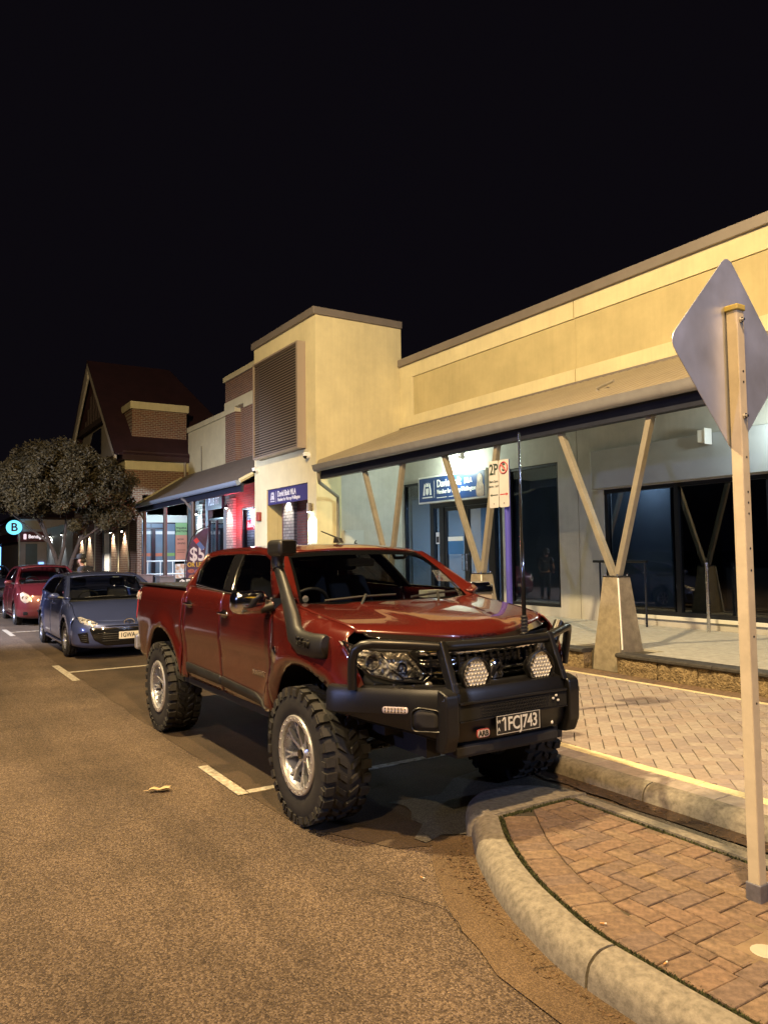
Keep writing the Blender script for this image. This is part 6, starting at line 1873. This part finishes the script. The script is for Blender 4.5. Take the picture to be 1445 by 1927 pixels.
# parking sign on an indigo pole
ps = thing("parking_sign", "pair of white parking plates on a blue pole at the kerb behind the truck", "road sign", (-5.63, 4.92, PZ - .02))
MB().cyl((.07, .03, 0), (.07, .03, 2.50), .030, 12).build("pole", mat("pole_indigo", (.07, .07, .40), .4, var=.1), ps, smooth=40)
M_ref = mat("sign_reflective", (.50, .50, .50), .35, var=.08)
M_green = mat("sign_dark_green", (.02, .04, .03), .5)
M_sred = mat("sign_red", (.38, .03, .04), .5)
for x0, t in ((-.145, 0), (.004, 1)):
    pn_ = MB().prism(fillet([(x0, 2.035), (x0 + .14, 2.035), (x0 + .14, 2.50), (x0, 2.50)], .02, 3), 'y', -.012, -.008).build("plate", M_ref, ps)
    cx = x0 + .07
    y = -.0125
    if t == 0:
        text("lettering", "2P", M_green, pn_, (cx, y, 2.41), FRONT, .15, 'CENTER', .001, .003, .85)
        text("lettering", "8am-5pm", M_green, pn_, (cx, y, 2.295), FRONT, .034, 'CENTER', .001, .0005)
        text("lettering", "MON - SAT", M_green, pn_, (cx, y, 2.245), FRONT, .028, 'CENTER', .001, .0005)
        MB().add([(cx - .06, y, 2.16), (cx - .03, y, 2.176), (cx - .03, y, 2.165), (cx + .06, y, 2.165), (cx + .06, y, 2.155), (cx - .03, y, 2.155), (cx - .03, y, 2.144)], [(0, 1, 2, 5, 6), (2, 3, 4, 5)]).build("arrow", M_green, pn_)
    else:
        MB().tube([(cx + .055 * math.cos(a), y, 2.42 + .055 * math.sin(a)) for a in np.linspace(0, 2 * math.pi, 25)], .007, 6, False).build("ring", M_sred, pn_)
        text("lettering", "S", M_green, pn_, (cx, y, 2.42), FRONT, .10, 'CENTER', .001, .003)
        MB().tube([(cx - .04, y - .003, 2.46), (cx + .04, y - .003, 2.38)], .006, 6).build("slash", M_sred, pn_)
        MB().add([(cx + .06, y, 2.16), (cx + .03, y, 2.176), (cx + .03, y, 2.165), (cx - .06, y, 2.165), (cx - .06, y, 2.155), (cx + .03, y, 2.155), (cx + .03, y, 2.144)], [(0, 1, 2, 5, 6), (2, 3, 4, 5)]).build("arrow", M_sred, pn_)
    for z in (2.075, 2.47):
        MB().cyl((cx, -.016, z), (cx, -.007, z), .006, 6).build("rivet", M_steel, pn_)

# feather banner and A-frame board
fb = thing("feather_banner", "tall dark feather banner advertising five dollar deals under the veranda", "banner", (-24.0, 7.62, PZ))
bn = [(.0, .25), (.50, .25), (.56, .9), (.66, 1.6), (.74, 2.2), (.78, 2.50), (.62, 2.46), (.45, 2.36), (.28, 2.18), (.15, 1.92), (.06, 1.55), (.02, 1.0)]
M_ban = mat("banner_plum", (.065, .035, .05), .75, var=.5, vscale=2.5, col2=(.10, .05, .12))
fl = MB().prism(bn, 'x', -.004, .004).build("flag", M_ban, fb)
MB().tube([(0, -.02, 0), (0, -.02, .6), (0, .0, 1.3), (0, .07, 1.75), (0, .20, 2.15), (0, .40, 2.42), (0, .62, 2.52), (0, .78, 2.54)], .018, 8).build("pole", M_frame, fb, smooth=60)
text("lettering", "$5", mat("banner_white", (.70, .62, .66), .6), fb, (.006, .40, 1.62), RX, .62, 'CENTER', .001, .012, .8)
text("lettering", "OR LESS", mat("banner_yellow", (.60, .38, .05), .6), fb, (.006, .38, 1.30), RX, .20, 'CENTER', .001, .006, .85)
for y, z, r_, cc in ((.20, 1.10, .10, (.40, .12, .10)), (.42, 1.08, .11, (.30, .16, .30)), (.25, .90, .12, (.42, .20, .14)), (.42, .78, .10, (.45, .25, .12)), (.22, .66, .09, (.35, .10, .10))):
    MB().lathe([(0, .007), (r_, .007), (r_, .004)], 10, Matrix.Translation((0, y, z)) @ Matrix.Diagonal((1, 1.2, .7, 1)), 'x').build("food_picture", mat("food_%.2f" % (y + z), cc, .7, var=.5, vscale=20), fb)
Ml = Matrix.Translation((.006, .42, 2.02)) @ Matrix.Rotation(R(40), 4, 'X')
MB().bb(-.001, .002, -.07, .07, 0, .15, Ml).build("logo", mat("logo_red", (.55, .05, .06), .6), fb)
MB().bb(-.001, .002, -.07, .07, -.28, -.005, Ml).build("logo", mat("logo_blue", (.10, .16, .40), .6), fb)
MB().bb(-.2, .2, -.15, .15, 0, .02).build("base", M_frame, fb)
af = thing("a_frame_sign", "small black A-frame board with a white price beside the banner", "sign", (-23.2, 7.35, PZ))
MB().add([(.15, -.28, 0), (.15, .28, 0), (.02, .28, .90), (.02, -.28, .90), (.13, -.28, 0), (.13, .28, 0), (.0, .28, .90), (.0, -.28, .90)], [(0, 1, 2, 3), (7, 6, 5, 4), (0, 4, 5, 1), (3, 2, 6, 7), (0, 3, 7, 4), (1, 5, 6, 2)]).build("board", M_frame, af)
MB().add([(-.15, -.28, 0), (-.15, .28, 0), (-.02, .28, .90), (-.02, -.28, .90), (-.13, -.28, 0), (-.13, .28, 0), (-.0, .28, .90), (-.0, -.28, .90)], [(0, 1, 2, 3), (7, 6, 5, 4), (0, 4, 5, 1), (3, 2, 6, 7), (0, 3, 7, 4), (1, 5, 6, 2)]).build("board", M_frame, af)
text("lettering", "$5", M_letter, af, (.055, 0, .72), ((0, 1, 0), (-.14, 0, 1)), .36, 'CENTER', .002, .008)

# ------------------------------------------------------------------ street tree
random.seed(4)
tree = thing("street_tree", "dark brown-leaved street tree with forked trunk beside the parked cars", "tree", (-30.1, 4.95, PZ))
M_bark = mat("bark", (.07, .052, .04), .9, var=.4, vscale=8, bump=.8, bscale=30, bdist=.01)
rv = Vector((math.cos(yaw), math.sin(yaw), 0))
tr_ = MB()
stems = [[(0, 0, 0), (-.05, -.08, .8), (-.18, -.18, 1.5), (-.12, -.45, 2.2), (-.3, -.8, 3.0), (-.4, -1.3, 3.9)],
         [(.02, .05, 0), (.10, .15, .8), (.12, .30, 1.5), (.2, .55, 2.2), (.3, .9, 3.0), (.5, 1.5, 3.8)],
         [(-.12, -.12, 1.3), (-.1, .05, 2.0), (.0, .1, 2.8), (.1, .1, 3.8), (.1, .1, 4.8)],
         [(-.13, -.4, 2.1), (.2, -.7, 2.8), (.5, -1.1, 3.6)], [(.18, .5, 2.1), (-.3, .8, 2.9), (-.6, 1.2, 3.7)], [(.2, .55, 2.2), (.5, 1.3, 2.8), (.6, 2.0, 3.3)], [(-.13, -.4, 2.1), (-.4, -1.2, 2.8), (-.5, -1.9, 3.4)]]
for i, st in enumerate(stems):
    n = len(st)
    r0 = (.12, .11, .075, .05, .05, .05, .05)[i]
    tr_.tube(st, [r0 * (1 - .75 * k / (n - 1)) for k in range(n)], 8)
tr_.build("trunk", M_bark, tree, smooth=60)
tw_ = MB()
lf = MB()
clumps = []
for i in range(250):
    a, rad = random.uniform(0, 2 * math.pi), math.sqrt(random.random())
    x, y = rad * 2.1 * math.cos(a), rad * 2.4 * math.sin(a)
    ztop = 5.75 - 1.25 * rad ** 2.6
    zbot = 3.62 - .30 * rad + .22 * math.sin(3 * a)
    clumps.append((x, y, random.uniform(zbot, ztop), random.uniform(.24, .46)))
for i in range(16):
    q = rv * random.uniform(1.0, 2.1)
    clumps.append((q.x + random.gauss(0, .3), q.y + random.gauss(0, .3), random.uniform(2.75, 3.5), random.uniform(.2, .36)))
for x, y, z, r_ in clumps:
    tw_.tube([(x * .75, y * .75, z - .35), (x * .9, y * .9, z - .12), (x, y, z)], [.009, .006, .004], 4)
    for k in range(300):
        d = Vector((random.gauss(0, 1), random.gauss(0, 1), random.gauss(0, .8)))
        d = d.normalized() * r_ * random.random() ** .45
        c = Vector((x, y, z)) + d
        n = Vector((random.gauss(0, 1), random.gauss(0, 1), random.gauss(.4, 1))).normalized()
        u = n.orthogonal().normalized()
        u.rotate(Matrix.Rotation(random.uniform(0, 6.28), 3, n))
        w = n.cross(u)
        s, e = random.uniform(.045, .08), random.uniform(.022, .036)
        lf.add([c - u * s, c + w * e - u * s * .1, c + u * s, c - w * e - u * s * .1], [(0, 1, 2, 3)])
tw_.build("twigs", M_bark, tree, recalc=False)
lf.build("crown", mat("olive_leaf", (.085, .064, .022), .7, col2=(.020, .016, .007), vscale=3), tree, recalc=False, kind='stuff')

# ------------------------------------------------------------------ person in a cap by the tree
def skin(name, pts, edges, m, parent, root=0, sub=2):
    me = bpy.data.meshes.new(name)
    me.from_pydata([p[:3] for p in pts], edges, [])
    me.materials.append(m)
    o = bpy.data.objects.new(name, me)
    COL.objects.link(o)
    o.parent = parent
    o.modifiers.new("skin", 'SKIN')
    for i, p in enumerate(pts):
        v = me.skin_vertices[0].data[i]
        rr = p[3] if isinstance(p[3], tuple) else (p[3], p[3])
        v.radius = rr
        v.use_root = (i == root)
    sm = o.modifiers.new("sub", 'SUBSURF')
    sm.levels = sm.render_levels = sub
    o.modifiers["skin"].use_smooth_shade = True
    return o
pe = thing("person", "person in a black cap and black shirt leaning forward behind the blue car", "person", (-19.0, 3.74, .03), yaw + R(180))
# local axes: +x = the way the person faces (left in the picture)
M_skin = mat("skin", (.36, .20, .14), .55)
M_shirt = mat("black_shirt", (.012, .012, .016), .85)
M_pants = mat("dark_trousers", (.02, .02, .025), .9)
body = [(0, 0, .95, .13), (.03, 0, 1.10, .125), (.09, 0, 1.28, .13), (.14, 0, 1.40, .10), (.17, 0, 1.46, .052), (.20, 0, 1.52, .055), (.215, 0, 1.60, .088), (.22, 0, 1.68, .075)]
edges = [(i, i + 1) for i in range(7)]
for s in (-1, 1):
    b = len(body)
    body += [(.13, s * .17, 1.38, .062), (.16, s * .24, 1.18, .047), (.20, s * .25, 1.08, .042), (.36, s * .20, .98, .034), (.44, s * .17, .95, .026), (.49, s * .165, .94, .03)]
    edges += [(3, b), (b, b + 1), (b + 1, b + 2), (b + 2, b + 3), (b + 3, b + 4), (b + 4, b + 5)]
    f0 = b + 5
    for k, (dy, L) in enumerate(((-.028, .065), (-.010, .075), (.009, .070), (.026, .055))):
        q = len(body)
        body += [(.52, s * .165 + dy, .94, .009), (.52 + L * .6, s * .165 + dy * 1.1, .925, .008), (.52 + L * .9, s * .165 + dy * 1.1, .90, .007)]
        edges += [(f0, q), (q, q + 1), (q + 1, q + 2)]
    q = len(body)
    body += [(.475, s * .125, .945, .010), (.50, s * .105, .93, .009)]
    edges += [(b + 4, q), (q, q + 1)]
    b = len(body)
    body += [(.0, s * .10, .88, .095), (.02, s * .11, .50, .060), (-.02, s * .11, .12, .040), (-.02, s * .11, .05, .042), (.12, s * .12, .035, .032)]
    edges += [(0, b), (b, b + 1), (b + 1, b + 2), (b + 2, b + 3), (b + 3, b + 4)]
skin("body", body, edges, M_skin, pe)
skin("shirt", [(0, 0, .92, .165), (.03, 0, 1.10, .165), (.09, 0, 1.28, .172), (.135, 0, 1.40, .14), (.16, 0, 1.455, .085), (.13, -.18, 1.385, .105), (.155, -.24, 1.21, .085), (.13, .18, 1.385, .105), (.155, .24, 1.21, .085)], [(0, 1), (1, 2), (2, 3), (3, 4), (3, 5), (5, 6), (3, 7), (7, 8)], M_shirt, pe)
skin("trousers", [(0, 0, .94, .150), (0, -.10, .86, .112), (.02, -.11, .50, .078), (-.02, -.11, .10, .062), (0, .10, .86, .112), (.02, .11, .50, .078), (-.02, .11, .10, .062)], [(0, 1), (1, 2), (2, 3), (0, 4), (4, 5), (5, 6)], M_pants, pe)
MB().bb(-.055, -.05, -.05, .05, 1.33, 1.35, Matrix.Translation((.0, 0, 0)) ).build("shirt_print", M_letter, pe)
cp_ = Matrix.Translation((.215, 0, 1.665)) @ Matrix.Rotation(R(8), 4, 'Y')
cap = MB().lathe([(.112, -.01), (.113, .03), (.098, .075), (.06, .105), (0, .115)], 18, cp_, 'z').build("cap", mat("cap_black", (.010, .010, .012), .8), pe, smooth=60)
MB().prism([(.07, -.085), (.15, -.075), (.215, -.03), (.215, .03), (.15, .075), (.07, .085)], 'z', .0, .012, cp_).build("cap_peak", mat("cap_black", (.010, .010, .012), .8), cap)
MB().sphere((.185, 0, 1.60), .085, .09, .075, 12, 8).build("hair", mat("dark_hair", (.02, .014, .01), .8), pe, smooth=180)
hx = .31
MB().add([(hx - .01, -.012, 1.625), (hx - .01, .012, 1.625), (hx - .012, .016, 1.58), (hx - .012, -.016, 1.58), (hx + .018, 0, 1.588)], [(0, 1, 4), (1, 2, 4), (2, 3, 4), (3, 0, 4)]).build("nose", M_skin, pe, smooth=180)
for s in (-1, 1):
    MB().sphere((hx - .022, s * .032, 1.628), .012, .014, .008, 8, 6).build("eye", mat("eye_dark", (.05, .04, .04), .3), pe)
    MB().sphere((.205, s * .092, 1.605), .022, .010, .034, 8, 6).build("ear", M_skin, pe, smooth=180)
MB().bb(hx - .02, hx - .004, -.022, .022, 1.553, 1.559).build("mouth", mat("lip", (.28, .11, .09), .5), pe)

# ------------------------------------------------------------------ small things on the ground
lv_ = thing("fallen_leaf", "large dry pale leaf lying on the road left of the front wheel", "leaf", (-5.58, 1.585, .008), R(70))
M_leaf = mat("dry_leaf", (.48, .36, .20), .8, var=.3, vscale=30)
b0 = [(-.075, -.012), (-.05, -.03), (-.015, -.022), (.01, -.045), (.05, -.03), (.085, -.012), (.06, .005), (.08, .028), (.035, .03), (.0, .022), (-.04, .028), (-.07, .012)]
lo = MB()
lo.add([(x, y, .004 + .012 * abs(math.sin(x * 30)) + abs(y) * .35) for x, y in b0] + [(0, 0, .004)], [(i, (i + 1) % 12, 12) for i in range(12)])
lo.build("blade", M_leaf, lv_, solid=.001)
MB().tube([(-.075, 0, .008), (-.11, .01, .006)], .0025, 5).build("stalk", M_leaf, lv_)
random.seed(8)
lit = MB()
for i in range(900):
    t = random.random()
    if t < .45:
        x, y, z = random.uniform(-6.5, .0), random.gauss(4.12, .05), .015
    elif t < .82:
        a = random.random() ** 1.6
        x, y, z = -3.42 + a * .55 + random.gauss(0, .06), 2.62 - a * .22 + random.gauss(0, .05), .009
        p = min(cpl, key=lambda q: abs(q[0] - x))
        if y > p[1] - .18: y = p[1] - .18 - random.random() * .1
    else:
        i0 = random.randrange(0, len(cpl) - 1)
        n = inset(cpl[i0], cpl[i0 + 1], -.19 - abs(random.gauss(0, .03))); x, y, z = cpl[i0][0] + n[0], cpl[i0][1] + n[1], .009
    s, a = random.uniform(.006, .022), random.uniform(0, 6.3)
    ux, uy = math.cos(a) * s, math.sin(a) * s
    k = random.uniform(.12, .4)
    lit.add([(x - ux, y - uy, z), (x - uy * k, y + ux * k, z + random.uniform(0, .006)), (x + ux, y + uy, z + random.uniform(0, .008)), (x + uy * k, y - ux * k, z)], [(0, 1, 2, 3)])
tag(lit.build("leaf_litter", mat("litter_brown", (.13, .08, .04), .9, col2=(.05, .03, .018), vscale=40), recalc=False), "dry leaf litter scattered along the gutters and island kerb", "litter", kind='stuff')

for (x, y, z, a, lb) in ((-2.27, 2.50, IZ + .004, 40, "cigarette butt lying in the moss beside the kerb joint"), (-1.93, 2.455, IZ + .004, 100, "pale cigarette butt near the bottom edge of the island"), (-3.30, 2.30, .012, 15, "cigarette butt on the road beside the island kerb")):
    cb_ = thing("cigarette_butt", lb, "litter", (x, y, z), R(a), "cigarette butts around the island")
    MB().cyl((-.014, 0, .004), (.004, 0, .004), .0038, 8).build("filter", mat("butt_tan", (.42, .22, .08), .8), cb_)
    MB().cyl((.004, 0, .004), (.013, 0, .005), .0036, 8).build("paper", mat("butt_white", (.55, .52, .46), .8), cb_)
